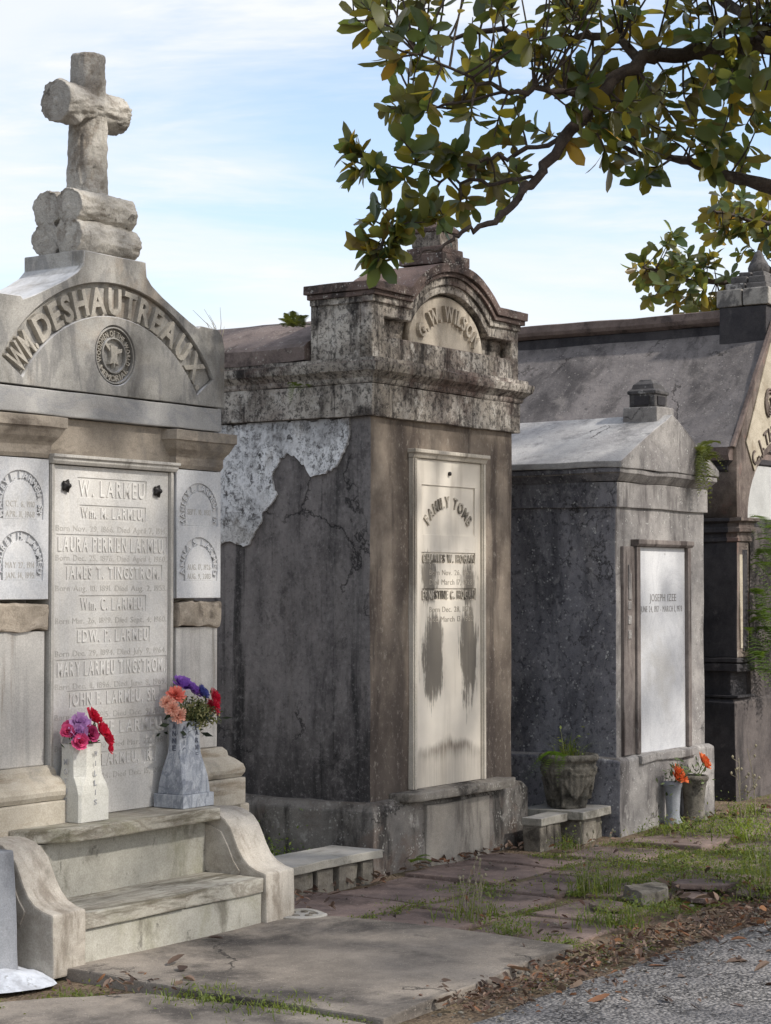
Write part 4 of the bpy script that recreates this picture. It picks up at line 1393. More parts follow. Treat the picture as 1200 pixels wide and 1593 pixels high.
# white tablet in its frame
TX0, TX1, TZ0, TZ1 = 0.415, 1.282, 0.463, 2.562
g = G()
g.box(TX0 + 0.045, TX1 - 0.045, -0.012, 0.06, TZ0, TZ1 - 0.055)
g.build('tablet', M_WTAB, W)
fr = [('frame_jamb', TX0, TX0 + 0.048, TZ0 + 0.001, TZ1 - 0.056), ('frame_jamb', TX1 - 0.048, TX1, TZ0 + 0.001, TZ1 - 0.056)]
for nm, a, b, c, d in fr:
    g = G()
    g.box(a, b, -0.034, 0.06, c, d)
    g.box(a + 0.008, b - 0.020, -0.044, -0.03, c, d - 0.002)
    g.build(nm, M_WTFRAME, W, bevel=0.003)
g = G()
g.loft([(TX0 - 0.002, TX1 + 0.002, -0.036, 0.06, TZ1 - 0.054), (TX0 - 0.002, TX1 + 0.002, -0.048, 0.06, TZ1 - 0.03), (TX0 - 0.014, TX1 + 0.014, -0.062, 0.06, TZ1 - 0.022), (TX0 - 0.014, TX1 + 0.014, -0.062, 0.06, TZ1)])
g.build('frame_head', M_WTFRAME, W, bevel=0.003)
YW = -0.020
box_t = rect(0.535, 1.165, 2.035, 2.345)
holes = [box_t, rect(0.53, 1.17, 1.852, 1.925), rect(0.53, 1.175, 1.622, 1.698)]
plate('tablet_face', [rect(TX0 + 0.0485, TX1 - 0.0485, TZ0 + 0.002, TZ1 - 0.058)] + holes, YW, -0.011, M_WTAB, W, 0.001)
text_arc(Each('letter', M_WLET, W), 'FAMILY TOMB', 0.85, 1.925, 0.285, -54, 54, 0.075, -0.0115, 0.011, 0.010, gap=0.22)
for t, a, b, z, h in (('CHARLES W. HOGAN', 0.545, 1.155, 1.862, 0.052), ('ERNESTINE C. HOGAN', 0.542, 1.163, 1.633, 0.054)):
    text_line(Each('letter', M_WLET, W), t, a, b, z, h, -0.0125, 0.009, 0.022, gap=0.2)
for t, a, b, z in (('Born Nov. 26, 1862', 0.62, 1.12, 1.782), ('Died March 17, 1928', 0.62, 1.13, 1.722), ('Born Dec. 28, 1870', 0.62, 1.12, 1.550), ('Died March 13, 1952', 0.60, 1.14, 1.488)):
    g = G()
    text_line(g, t, a, b, z, 0.036, YW + 0.001, 0.0025, 0.0, gap=0.10)
    g.build('inscription', M_WINC, W)['kind'] = 'stuff'
g = G()
g.lathe([(0.004, 0.0), (0.013, 0.002), (0.013, 0.014), (0.004, 0.018)], 14)
o = g.build('tablet_bolt', M_METAL, W)
o.location = (0.85, YW, 2.425)
o.rotation_euler = (R(90), 0, 0)

# ================================================================== small gabled tomb
T3 = empty('gabled_tomb', S(2.27, 0.47), ROW)
tag(T3, 'low grey gabled tomb with pale roof, lantern finial and plain white tablet', 'tomb')
BW = 1.40
g = G()
g.box(0.0, BW, 0.0, 2.2, 0.50, 2.26)
sidepick = lambda n, c: 1 if n.x < -0.6 else 0
g.build('body', [M_3FRONT, M_3SIDE], T3, bevel=0.010, rough=(0.16, 0.008, 1.8), seed=30, pick=sidepick)
g = G()
g.loft([(-0.055, BW + 0.055, -0.055, 2.25, -0.10), (-0.05, BW + 0.05, -0.05, 2.25, 0.535), (-0.02, BW + 0.02, -0.02, 2.22, 0.555)])
g.build('base', [M_3FRONT, M_3SIDE], T3, bevel=0.012, rough=(0.10, 0.010, 2.2), seed=31, pick=sidepick)
g = G()
g.box(-0.020, BW + 0.020, -0.020, 2.22, 2.252, 2.425)
g.build('frieze', [M_3FRONT, M_3SIDE], T3, bevel=0.006, rough=(0.12, 0.007, 2.2), seed=32, pick=sidepick)
g = G()
g.loft([(-0.025, BW + 0.025, -0.025, 2.22, 2.427), (-0.045, BW + 0.045, -0.045, 2.24, 2.45), (-0.07, BW + 0.07, -0.065, 2.26, 2.475), (-0.085, BW + 0.085, -0.075, 2.27, 2.485), (-0.085, BW + 0.085, -0.075, 2.27, 2.515)])
g.build('cornice', [M_3FRONT, M_3SIDE], T3, bevel=0.004, rough=(0.10, 0.007, 2.2), seed=33, pick=sidepick)
g = G()
apx = 2.93
g.prism([(-0.095, 2.517), (BW + 0.095, 2.517), (BW + 0.095, 2.56), (BW / 2, apx), (-0.095, 2.56)], -0.085, 2.28)
g.build('roof', [M_3ROOF, M_3FRONT], T3, bevel=0.006, rough=(0.12, 0.010, 2.0), seed=34, pick=lambda n, c: 1 if n.y < -0.6 else 0)
# lantern on the ridge
ln = empty('lantern', (BW / 2 + 0.02, 0.11, 0))
ln.parent = T3
g = G()
g.box(-0.135, 0.135, -0.135, 0.135, 2.80, 2.985)
g.build('lantern_base', M_3FRONT, ln, bevel=0.008, rough=(0.05, 0.008, 3.4), seed=35)
g = G()
g.loft([(-0.10, 0.10, -0.10, 0.10, 2.987), (-0.10, 0.10, -0.10, 0.10, 3.075), (-0.112, 0.112, -0.112, 0.112, 3.08), (-0.112, 0.112, -0.112, 0.112, 3.10), (-0.09, 0.09, -0.09, 0.09, 3.115), (-0.08, 0.08, -0.08, 0.08, 3.15), (-0.05, 0.05, -0.05, 0.05, 3.175), (-0.045, 0.045, -0.045, 0.045, 3.185)])
g.build('lantern_top', M_LANT, ln, bevel=0.004)
for s in (-1, 1):
    for ax in (0, 1):
        g = G()
        if ax == 0:
            g.box(s * 0.103 - 0.004, s * 0.103 + 0.004, -0.06, 0.06, 3.0, 3.062)
        else:
            g.box(-0.06, 0.06, s * 0.103 - 0.004, s * 0.103 + 0.004, 3.0, 3.062)
        g.build('lantern_panel', M_4DARK, ln)
# surround and tablet
g = G()
g.box(0.07, 0.235, -0.022, 0.02, 0.557, 1.985)
g.build('surround', M_3BROWN, T3, bevel=0.004)
g = G()
text_line(g, 'I', 0.13, 0.145, 1.70, 0.17, -0.020, 0.010, 0.0)
g.box(0.135, 0.175, -0.030, -0.015, 1.62, 1.80)
for k, z in enumerate((1.55, 1.45, 1.35)):
    g.box(0.13, 0.18, -0.028, -0.015, z, z + 0.06)
g.build('carving', M_3FRONT, T3, bevel=0.006)
g = G()
g.box(0.237, 0.290, -0.040, 0.02, 0.557, 1.985)
g.build('frame_jamb', M_3BROWN, T3, bevel=0.005)
g = G()
g.box(1.048, 1.100, -0.040, 0.02, 0.557, 1.985)
g.build('frame_jamb', M_3BROWN, T3, bevel=0.005)
g = G()
g.loft([(0.225, 1.112, -0.045, 0.02, 1.987), (0.225, 1.112, -0.060, 0.02, 2.005), (0.225, 1.112, -0.060, 0.02, 2.035)])
g.build('frame_head', M_3BROWN, T3, bevel=0.004)
g = G()
g.box(0.292, 1.046, -0.012, 0.02, 0.556, 1.984)
g.build('tablet', M_3TAB, T3)
g = G()
g.box(0.225, 1.11, -0.075, 0.0, 0.495, 0.553)
g.build('sill', M_3FRONT, T3, bevel=0.008, rough=(0.05, 0.010, 3.4), seed=36)
g = G()
text_line(g, 'JOSEPH IZEE', 0.48, 0.90, 1.605, 0.055, -0.011, 0.003, 0.0)
g.build('inscription', M_3LET, T3)['kind'] = 'stuff'
g = G()
text_line(g, 'JUNE 24, 1917 - MARCH 1, 1978', 0.34, 1.0, 1.530, 0.045, -0.011, 0.0025, 0.0)
g.build('inscription', M_3LET, T3)['kind'] = 'stuff'

# ================================================================== large tomb on the right
T4 = empty('large_tomb', S(4.70, 0.27), ROW)
tag(T4, 'large dark tomb with steep roof at the right edge, cream lettered gable and ferns', 'tomb')
HW = 0.95
g = G()
g.box(0.0, 2 * HW, 0.05, 3.0, 0.0, 2.60)
g.build('body', M_4DARK, T4, bevel=0.01, rough=(0.2, 0.008, 1.8), seed=40)
g = G()
g.loft([(-0.06, 2 * HW + 0.06, -0.01, 3.05, -0.05), (-0.055, 2 * HW + 0.055, -0.005, 3.05, 0.80), (-0.02, 2 * HW + 0.02, 0.02, 3.02, 0.83)])
g.build('base', [M_4BASE, M_4DARK], T4, bevel=0.008, rough=(0.12, 0.009, 2.0), seed=41, pick=lambda n, c: 1 if n.x < -0.6 else 0)
for z, h in ((0.832, 0.02), (1.04, 0.06), (1.11, 0.035)):
    g = G()
    g.box(-0.045, 0.30, -0.02, 3.0, z, z + h)
    g.build('plinth_moulding', M_4DARK, T4, bevel=0.006, rough=(0.1, 0.006, 2.5), seed=z)
g = G()
g.box(-0.012, 0.215, -0.012, 0.40, 1.147, 2.055)
pier = g.build('pier', [M_4FRONT, M_4DARK], T4, bevel=0.010, rough=(0.08, 0.008, 2.5), seed=42, pick=lambda n, c: 1 if n.x < -0.6 else 0)
plate('pier_panel', [rect(0.03, 0.075, 1.22, 1.96)], -0.020, 0.0, M_4CREAM, T4, 0.003)
plate('pier_dark_strip', [rect(0.085, 0.175, 1.20, 2.0)], -0.018, 0.0, M_4DARK, T4, 0.003)  # flat dark plate, the shade of a recess put into its colour
g = G()
lv = []
for (o, z) in ((0.015, 2.057), (0.03, 2.065), (0.03, 2.09), (0.018, 2.10), (0.018, 2.13), (0.05, 2.14), (0.05, 2.17), (0.04, 2.18), (0.04, 2.21), (0.075, 2.225), (0.075, 2.25)):
    lv.append((-o, 0.22 + o, -o, 3.0, z))
g.loft(lv)
g.build('pier_capital', [M_4FRONT, M_4DARK], T4, bevel=0.002, rough=(0.1, 0.006, 2.5), seed=43, pick=lambda n, c: 1 if c.y > 0.06 else 0)
g = G()
g.loft([(0.0, 2 * HW, 0.06, 3.0, 2.602), (-0.03, 2 * HW + 0.03, 0.06, 3.02, 2.63), (-0.03, 2 * HW + 0.03, 0.06, 3.02, 2.66), (-0.08, 2 * HW + 0.08, 0.02, 3.06, 2.70), (-0.10, 2 * HW + 0.10, 0.02, 3.06, 2.74), (-0.11, 2 * HW + 0.11, 0.02, 3.08, 2.80)])
g.build('side_cornice', [M_4RIDGE, M_4DARK], T4, rough=(0.1, 0.007, 2.5), seed=44, pick=lambda n, c: 0 if c.z > 2.72 else 1)
# front wall with arched opening
outw = [(-0.005, 2.252), (0.20, 2.252)] + [(HW + 0.745 * math.sin(R(-90 + 180 * i / 24)), 2.255 + 0.60 * math.cos(R(-90 + 180 * i / 24))) for i in range(0, 25)] + [(2 * HW + 0.005, 2.252), (2 * HW + 0.005, 2.80), (HW + 0.26, 3.79), (HW - 0.26, 3.79), (-0.005, 2.80)]
plate('front_wall', [outw], -0.01, 0.35, M_4FRONT, T4, 0.006)
gab = [(0.16, 2.86)] + [(HW + 0.78 * math.sin(R(-62 + 124 * i / 16)), 2.24 + 0.80 * math.cos(R(-62 + 124 * i / 16))) for i in range(17)] + [(2 * HW - 0.16, 2.86), (HW + 0.17, 3.86), (HW - 0.17, 3.86)]
gab = [(HW + 0.815 * math.sin(R(-51 + 102 * i / 16)), 2.12 + 0.815 * math.cos(R(-51 + 102 * i / 16))) for i in range(17)] + [(HW + 0.79, 2.86), (HW + 0.28, 3.70), (HW - 0.28, 3.70), (HW - 0.79, 2.86)]
plate('gable_panel', [gab], -0.022, -0.008, M_4CREAM, T4, 0.002)
ring = [(HW + 0.90 * math.sin(R(-58 + 116 * i / 20)), 2.27 + 0.86 * math.cos(R(-58 + 116 * i / 20))) for i in range(21)] + [(HW + 0.715 * math.sin(R(58 - 116 * i / 20)), 2.27 + 0.665 * math.cos(R(58 - 116 * i / 20))) for i in range(21)]
text_arc(Each('letter', M_4FRONT, T4), 'C. J. THEIS', HW, 2.12, 0.83, -49, -6, 0.120, -0.021, 0.012, 0.01, gap=0.14, space=0.2)
text_arc(Each('letter', M_4FRONT, T4), 'FAMILY', HW, 2.12, 0.83, 4, 48, 0.120, -0.021, 0.012, 0.01, gap=0.3)
g = G()
for q in range(3):
    x = HW - 0.34 + 0.34 * q
    z = 3.20 + (0.18 if q == 1 else 0)
    for j in range(4):
        rr = 0.115 - 0.024 * j
        pts = [(x + rr * math.cos(t * 0.35 + j) * (0.75), -0.030, z + rr * math.sin(t * 0.35 + j)) for t in range(14)]
        g.tube(pts, 0.010, 6)
g.build('scroll_carving', M_4FRONT, T4, smooth=True)
for sgn in (-1, 1):
    g = G()
    xa, xb = HW + sgn * (HW + 0.03), HW + sgn * 0.24
    g.prism([(xa - 0.05, 2.80), (xb, 3.86), (xb, 3.90), (xa - 0.09, 2.805)] if sgn < 0 else [(xa + 0.05, 2.80), (xa + 0.09, 2.805), (xb, 3.90), (xb, 3.86)], -0.035, 0.0)
    g.build('gable_coping', M_4RIDGE, T4, bevel=0.006, rough=(0.08, 0.007, 2.5), seed=45 + sgn)
# white tympanum deep in the arch, dark door head below it
plate('tympanum', [[(HW + 0.74 * math.sin(R(-90 + 180 * i / 24)), 2.256 + 0.595 * math.cos(R(-90 + 180 * i / 24))) for i in range(25)]], 0.035, 0.12, M_4TYMP, T4)
g = G()
g.box(0.22, 2 * HW - 0.22, 0.03, 0.14, 2.19, 2.253)
g.build('door_head', M_4DARK, T4, bevel=0.004)
g = G()
g.box(0.30, 2 * HW - 0.30, 0.02, 0.10, 0.83, 2.188)
g.build('door_slab', M_4BASE, T4, bevel=0.004, rough=(0.07, 0.015, 3.0), seed=49)
g = G()
g.box(2 * HW - 0.215, 2 * HW + 0.012, -0.012, 0.40, 1.147, 2.25)
g.build('pier', M_4FRONT, T4, bevel=0.010)
# steep roof
zr = 3.80
ee = 0.115
g = G()
g.prism([(-ee, 2.803), (2 * HW + ee, 2.803), (HW + 0.26, zr), (HW - 0.26, zr)], 0.002, 3.08)
g.build('roof', M_4ROOF, T4, bevel=0.006, rough=(0.12, 0.012, 1.6), seed=46)
g = G()
g.box(HW - 0.25, HW + 0.25, 0.40, 3.08, 3.70, 3.875)
g.build('ridge_beam', M_4DARK, T4, bevel=0.006, rough=(0.12, 0.006, 2.0), seed=47)
g = G()
g.loft([(HW - 0.255, HW + 0.255, 0.41, 3.09, 3.877), (HW - 0.30, HW + 0.30, 0.41, 3.10, 3.90), (HW - 0.315, HW + 0.315, 0.41, 3.11, 3.93), (HW - 0.31, HW + 0.31, 0.41, 3.11, 3.99), (HW - 0.26, HW + 0.26, 0.41, 3.08, 4.0)])
g.build('ridge_cap', M_4RIDGE, T4, bevel=0.004, rough=(0.12, 0.008, 2.0), seed=48)
pdl = empty('pedestal', (0, 0, 0))
pdl.parent = T4
g = G()
g.box(HW - 0.33, HW + 0.33, 0.0, 0.415, 3.58, 4.01)
g.build('pedestal_block', M_4DARK, pdl, bevel=0.010, rough=(0.1, 0.008, 2.4), seed=50)
bw = [(0.34, 4.012, 4.155), (0.27, 4.157, 4.215), (0.225, 4.217, 4.275), (0.16, 4.277, 4.318)]
for k, (w, z0, z1) in enumerate(bw):
    for sx_ in (-1, 1):
        for sy_ in (-1, 1):
            g = G()
            a0, a1 = sorted((sx_ * 0.006, sx_ * w))
            b0, b1 = sorted((sy_ * 0.006 * 1.0, sy_ * w * 0.68))
            g.box(HW + a0, HW + a1, 0.205 + b0, 0.205 + b1, z0, z1)
            g.build('pedestal_stone', M_4PALE if k == 0 else M_LANT, pdl, bevel=0.010, rough=(0.06, 0.008, 3.0), seed=52 + k)
g = G()
g.lathe([(0.085, 4.32), (0.09, 4.37), (0.075, 4.41), (0.05, 4.45), (0.03, 4.50), (0.008, 4.52)], 16, c=(HW, 0.205, 0))
g.build('pedestal_tip', M_LANT, pdl, smooth=True)
# ================================================================== benches, urn, vases
def stone_block(name, parent, c, s, seed, mat, rot=0.0, amp=0.014):
    g = G()
    g.box(-s[0] / 2, s[0] / 2, -s[1] / 2, s[1] / 2, 0, s[2])
    o = g.build(name, mat, parent, bevel=0.012, rough=(0.045, amp, 5.0), seed=seed)
    o.location = c
    o.rotation_euler = (0, 0, rot)
    return o


b1 = empty('marble_bench', S(-0.55, 0.0), ROW)
tag(b1, 'low pale stone slab on rubble blocks between the marble steps and the arched tomb', 'stone bench')
g = G()
g.box(-0.48, 0.40, -0.19, 0.17, 0.128, 0.176)
g.build('slab', M_BENCH, b1, bevel=0.006, rough=(0.06, 0.006, 3.0), seed=61)
for k, (x, w) in enumerate(((-0.36, 0.22), (-0.13, 0.16), (0.09, 0.20), (0.28, 0.13))):
    stone_block('support_block', b1, (x, -0.02, -0.03), (w, 0.28, 0.154), 62 + k, M_BLOCKS, 0.05 * (k - 1), 0.010)

b2 = empty('stone_bench', S(1.75, 0.20), ROW)
tag(b2, 'low broken slab bench under the stone urn, between two tombs', 'stone bench')
g = G()
g.box(-0.30, 0.046, -0.15, 0.0, 0.16, 0.212)
g.build('slab', M_BENCH, b2, bevel=0.006, rough=(0.05, 0.008, 3.0), seed=66)
g = G()
g.box(0.05, 0.455, -0.26, 0.22, 0.172, 0.226)
g.build('slab', M_BENCH, b2, bevel=0.006, rough=(0.05, 0.008, 3.0), seed=67)
for k, (x, y, w, d) in enumerate(((-0.25, -0.07, 0.08, 0.13), (-0.155, -0.07, 0.085, 0.13), (-0.055, -0.07, 0.09, 0.13), (0.20, -0.08, 0.19, 0.3), (0.365, -0.03, 0.12, 0.34))):
    stone_block('support_block', b2, (x, y, -0.02), (w, d, 0.178 if x < 0 else 0.190), 70 + k, M_BLOCKS, 0.06 * (k - 2), 0.010)

# cast stone urn with hanging drapery and feet
urn = empty('stone_urn', S(2.01, 0.24, 0.226), ROW + 0.2)
tag(urn, 'weathered cast stone urn with draped relief, weeds growing in it', 'urn')


def urn_rel(a, i, r, z):
    k = 5
    ph = (a * k / (2 * math.pi)) % 1.0          # 0..1 between two feet
    foot = math.exp(-((ph - 0.5) / 0.13) ** 2)
    if z < 0.27 and z > 0.005:
        sag = 0.055 + 0.135 * (2 * abs(((ph + 0.5) % 1.0) - 0.5)) ** 1.3   # lower edge of the drape
        r += 0.020 * foot * (1 if z < 0.20 else 0.4)
        if z > sag:
            r += 0.014 * (1 - foot) + 0.004 * math.cos((ph - 0.5) * 40)
        else:
            r -= 0.022 * (1 - foot)
    if 0.22 < z < 0.305:
        r += 0.010 * fbm(Vector((math.cos(a) * 3, math.sin(a) * 3, z * 16)), 2.4, 3) + 0.006
    return r + 0.003 * fbm(Vector((math.cos(a) * 2, math.sin(a) * 2, z * 9)), 2.0, 2)


zs = [0.0, 0.012, 0.022] + [0.035 + 0.009 * i for i in range(30)]
pr = []
for z in zs:
    t = z / 0.31
    pr.append((0.118 + 0.060 * t ** 0.8, z))
pr += [(0.180, 0.308), (0.196, 0.316), (0.203, 0.328), (0.203, 0.344), (0.196, 0.356), (0.178, 0.360), (0.160, 0.350), (0.152, 0.325), (0.02, 0.322)]
g = G()
g.lathe(pr, 120, rel=urn_rel)
g.build('urn_body', M_URN, urn, smooth=True)
g = G()
g.lathe([(0.155, 0.318), (0.150, 0.330), (0.08, 0.338), (0.01, 0.340)], 24)
g.build('soil', M_EARTH, urn, smooth=True)


def octa(w, d, ch):
    return [(-w + ch, -d), (w - ch, -d), (w, -d + ch), (w, d - ch), (w - ch, d), (-w + ch, d), (-w, d - ch), (-w, -d + ch)]


def loft_oct(g, lv):
    vs, fs = [], []
    for (w, d, ch, z) in lv:
        vs += [(x, y, z) for x, y in octa(w, d, ch)]
    n = len(lv)
    fs.append(tuple(range(7, -1, -1)))
    for i in range(n - 1):
        for k in range(8):
            fs.append((i * 8 + k, i * 8 + (k + 1) % 8, i * 8 + 8 + (k + 1) % 8, i * 8 + 8 + k))
    fs.append(tuple((n - 1) * 8 + k for k in range(8)))
    g.add(vs, fs)


def text_column(g, body, xc, ztop, h, step, yf, wid):
    for k, ch in enumerate(body):
        vs, fs, a, b = glyph(ch, 0.01)
        s_ = wid / max(b - a, 0.25) if ch != 'I' else 0.012
        if ch == 'I':
            s_ = h / CAPH * 0.8
        z = ztop - k * step
        g.add([(xc + (v[0] - (a + b) / 2) * s_, yf - (v[2] + 0.5) * 0.0025, z - h + v[1] * h / CAPH) for v in vs], fs)


LW = S(-3.197, 0.647)


def Lp(x, y, z):
    return LW + D * x - NRM * y + Vector((0, 0, z))


v1 = empty('white_vase', Lp(0.490, 0.475, 0.594), ROW)
tag(v1, 'white marble eight sided flower vase on the ledge at left', 'vase')
g = G()
loft_oct(g, [(0.106, 0.092, 0.012, 0.0), (0.106, 0.092, 0.012, 0.135), (0.104, 0.090, 0.024, 0.175), (0.098, 0.085, 0.042, 0.215), (0.094, 0.081, 0.044, 0.26), (0.094, 0.081, 0.044, 0.368), (0.072, 0.060, 0.034, 0.368), (0.066, 0.055, 0.030, 0.25)])
g.build('vase_body', M_VWHITE, v1, bevel=0.002)
text_column(Each('letter', M_VLET2, v1), 'WILLIS', 0.0, 0.335, 0.026, 0.046, -0.0925, 0.020)
text_column(Each('letter', M_VLET2, v1, rz=R(-90)), 'MOTHER', 0.0, 0.30, 0.028, 0.046, -0.1065, 0.020)

v2 = empty('grey_vase', Lp(1.235, 0.455, 0.594), ROW)
tag(v2, 'blue grey veined marble flared vase with dark lettering on the ledge at right', 'vase')
g = G()
g.box(-0.122, 0.122, -0.098, 0.098, 0.0, 0.068)
g.build('vase_foot', M_VGREY, v2, bevel=0.004)
g = G()
loft_oct(g, [(0.108, 0.086, 0.006, 0.069), (0.106, 0.085, 0.008, 0.11), (0.100, 0.082, 0.014, 0.16), (0.090, 0.076, 0.022, 0.215), (0.080, 0.070, 0.032, 0.27), (0.076, 0.067, 0.034, 0.32), (0.077, 0.067, 0.034, 0.435), (0.060, 0.052, 0.028, 0.435), (0.05, 0.045, 0.024, 0.30)])
g.build('vase_body', M_VGREY, v2, bevel=0.002)
text_column(Each('letter', M_VLET, v2), 'LARMEU', 0.018, 0.425, 0.026, 0.037, -0.0685, 0.022)
text_column(Each('letter', M_VLET, v2, rz=R(-90)), 'ANNE', 0.0, 0.425, 0.028, 0.037, -0.0785, 0.022)
text_column(Each('letter', M_VLET, v2, (-0.0605, -0.0505, 0.0), R(-45)), 'ALICE', 0.0, 0.415, 0.026, 0.037, 0.0, 0.018)

# ------------------------------------------------------------------ flowers
def set_tint(me, cols):
    at = me.color_attributes.new('tint', 'FLOAT_COLOR', 'CORNER')
    k = 0
    for p, c in zip(me.polygons, cols):
        for li in p.loop_indices:
            at.data[li].color = (c[0], c[1], c[2], 1.0)


def leafmesh(name, verts, faces, cols):
    me = bpy.data.meshes.new(name)
    me.from_pydata([tuple(v) for v in verts], [], faces)
    set_tint(me, cols)
    return me


def petal_patch(vs, fs, cs, base, out, up, w, ln, curl, col, edge):
    """one petal: 3 x 4 grid, cupped"""
    sd = out.cross(up)
    sd.normalize()
    k0 = len(vs)
    for j in range(4):
        t = j / 3
        ww = w * (0.35 + 0.95 * t - 0.45 * t * t)
        for i in (-1, 0, 1):
            p = base + out * (ln * t * (1 - 0.35 * curl * t)) + up * (ln * curl * t * t) + sd * (i * ww) + up * (abs(i) * ww * 0.35)
            vs.append(p)
    for j in range(3):
        for i in range(2):
            a = k0 + j * 3 + i
            fs.append((a, a + 1, a + 4, a + 3))
            f = j / 2
            cs.append(tuple(col[q] * (1 - f) + edge[q] * f for q in range(3)))


def bloom(name, c, axis, r, col, edge, layers, n, parent, seed, kind='rose'):
    rr = random.Random(seed)
    ax = Vector(axis).normalized()
    a = ax.cross(Vector((0.3, 0.8, 0.5)))
    a.normalize()
    b = ax.cross(a)
    vs, fs, cs = [], [], []
    c = Vector(c)
    for l in range(layers):
        t = l / max(1, layers - 1)
        m = max(3, int(n * (0.45 + 0.55 * t)))
        for k in range(m):
            w = 2 * math.pi * (k + 0.5 * l + rr.uniform(-0.15, 0.15)) / m
            o = a * math.cos(w) + b * math.sin(w)
            lean = 0.25 + 0.85 * t
            out = (o * lean + ax * (1.1 - 0.75 * t)).normalized()
            upv = (ax * lean - o * (1.1 - 0.75 * t)).normalized()
            ln = r * (0.55 + 0.5 * t) * rr.uniform(0.9, 1.1)
            wd = ln * (0.42 if kind == 'rose' else 0.13)
            sh = rr.uniform(0.8, 1.12)
            petal_patch(vs, fs, cs, c + o * r * 0.10 * t - ax * r * 0.25 * t, out, upv, wd, ln, rr.uniform(0.05, 0.35) if kind == 'rose' else rr.uniform(-0.2, 0.2), tuple(x * sh for x in col), tuple(x * sh for x in edge))
    me = leafmesh(name, vs, fs, cs)
    return link_mesh(name, me, M_PETAL, parent, True)


def sprig(g_cols, vs, fs, p0, p1, n, size, cols, rr):
    p0, p1 = Vector(p0), Vector(p1)
    for i in range(n):
        t = rr.uniform(0.35, 1.0)
        p = p0.lerp(p1, t) + Vector((rr.gauss(0, 1), rr.gauss(0, 1), rr.gauss(0, 1))) * size * 0.7
        dr = Vector((rr.gauss(0, 1), rr.gauss(0, 1), rr.gauss(0, 1) + 0.6)).normalized()
        sd = dr.cross(Vector((rr.gauss(0, 1), rr.gauss(0, 1), rr.gauss(0, 1)))).normalized()
        s_ = size * rr.uniform(0.5, 1.1)
        k = len(vs)
        vs += [p, p + dr * s_ * 0.5 + sd * s_ * 0.18, p + dr * s_, p + dr * s_ * 0.5 - sd * s_ * 0.18]
        fs.append((k, k + 1, k + 2, k + 3))
        c = rr.choice(cols)
        s2 = rr.uniform(0.7, 1.2)
        g_cols.append(tuple(x * s2 for x in c))


def c3(r, g, b):
    return lin(r, g, b)[:3]


RED, REDE = c3(176, 18, 44), c3(214, 44, 74)
PNK, PNKE = c3(186, 40, 90), c3(220, 90, 136)
LIL, LILE = c3(150, 96, 158), c3(196, 150, 200)
PUR, PURE = c3(104, 64, 150), c3(150, 104, 190)
BLU, BLUE = c3(50, 56, 116), c3(86, 92, 156)
ORA, ORAE = c3(206, 128, 104), c3(226, 170, 148)
SAL, SALE = c3(206, 84, 76), c3(224, 124, 108)

bq1 = empty('rose_bouquet', v1.location + Vector((0, 0, 0.35)), ROW)
tag(bq1, 'bunch of red roses and lilac blooms in the white vase', 'flowers')
for k, (x, y, z, r, ce, seed) in enumerate(((0.045, -0.035, 0.150, 0.062, (RED, REDE), 1), (0.070, -0.07, 0.085, 0.060, (RED, REDE), 2), (0.125, -0.060, 0.040, 0.058, (RED, REDE), 3), (0.105, -0.095, -0.012, 0.036, (RED, REDE), 9),
                                          (-0.045, -0.03, 0.125, 0.060, (LIL, LILE), 4), (-0.085, -0.05, 0.080, 0.056, (LIL, LILE), 5), (-0.095, -0.075, 0.035, 0.048, (PNK, PNKE), 6), (-0.02, -0.075, 0.075, 0.052, (c3(140, 30, 70), c3(170, 60, 104)), 7), (-0.06, 0.02, 0.10, 0.05, (PNK, PNKE), 8), (-0.125, -0.02, 0.085, 0.045, (PNK, PNKE), 10))):
    bloom('bloom', (x * 0.92, y, z * 0.92), (x * 3.5, y * 3.5 - 0.25, z * 1.6 + 0.10), r * 0.86, ce[0], ce[1], 5, 7, bq1, seed)
g = G()
rr = random.Random(5)
for k in range(10):
    a, b = rr.uniform(-0.10, 0.11), rr.uniform(-0.07, 0.03)
    g.tube([(a * 0.2, b * 0.2, -0.15), (a * 0.5, b * 0.5, 0.0), (a, b, rr.uniform(0.05, 0.12))], 0.0035, 5)
g.build('stems', M_GSTEM, bq1)
vs, fs, cs = [], [], []
for k in range(9):
    w = rr.uniform(0, 6.28)
    sprig(cs, vs, fs, (0, 0, -0.03), (0.07 * math.cos(w), 0.06 * math.sin(w), 0.06), 12, 0.045, [c3(86, 110, 60), c3(60, 84, 50)], rr)
link_mesh('greenery', leafmesh('greenery', vs, fs, cs), M_PETAL, bq1)['kind'] = 'stuff'

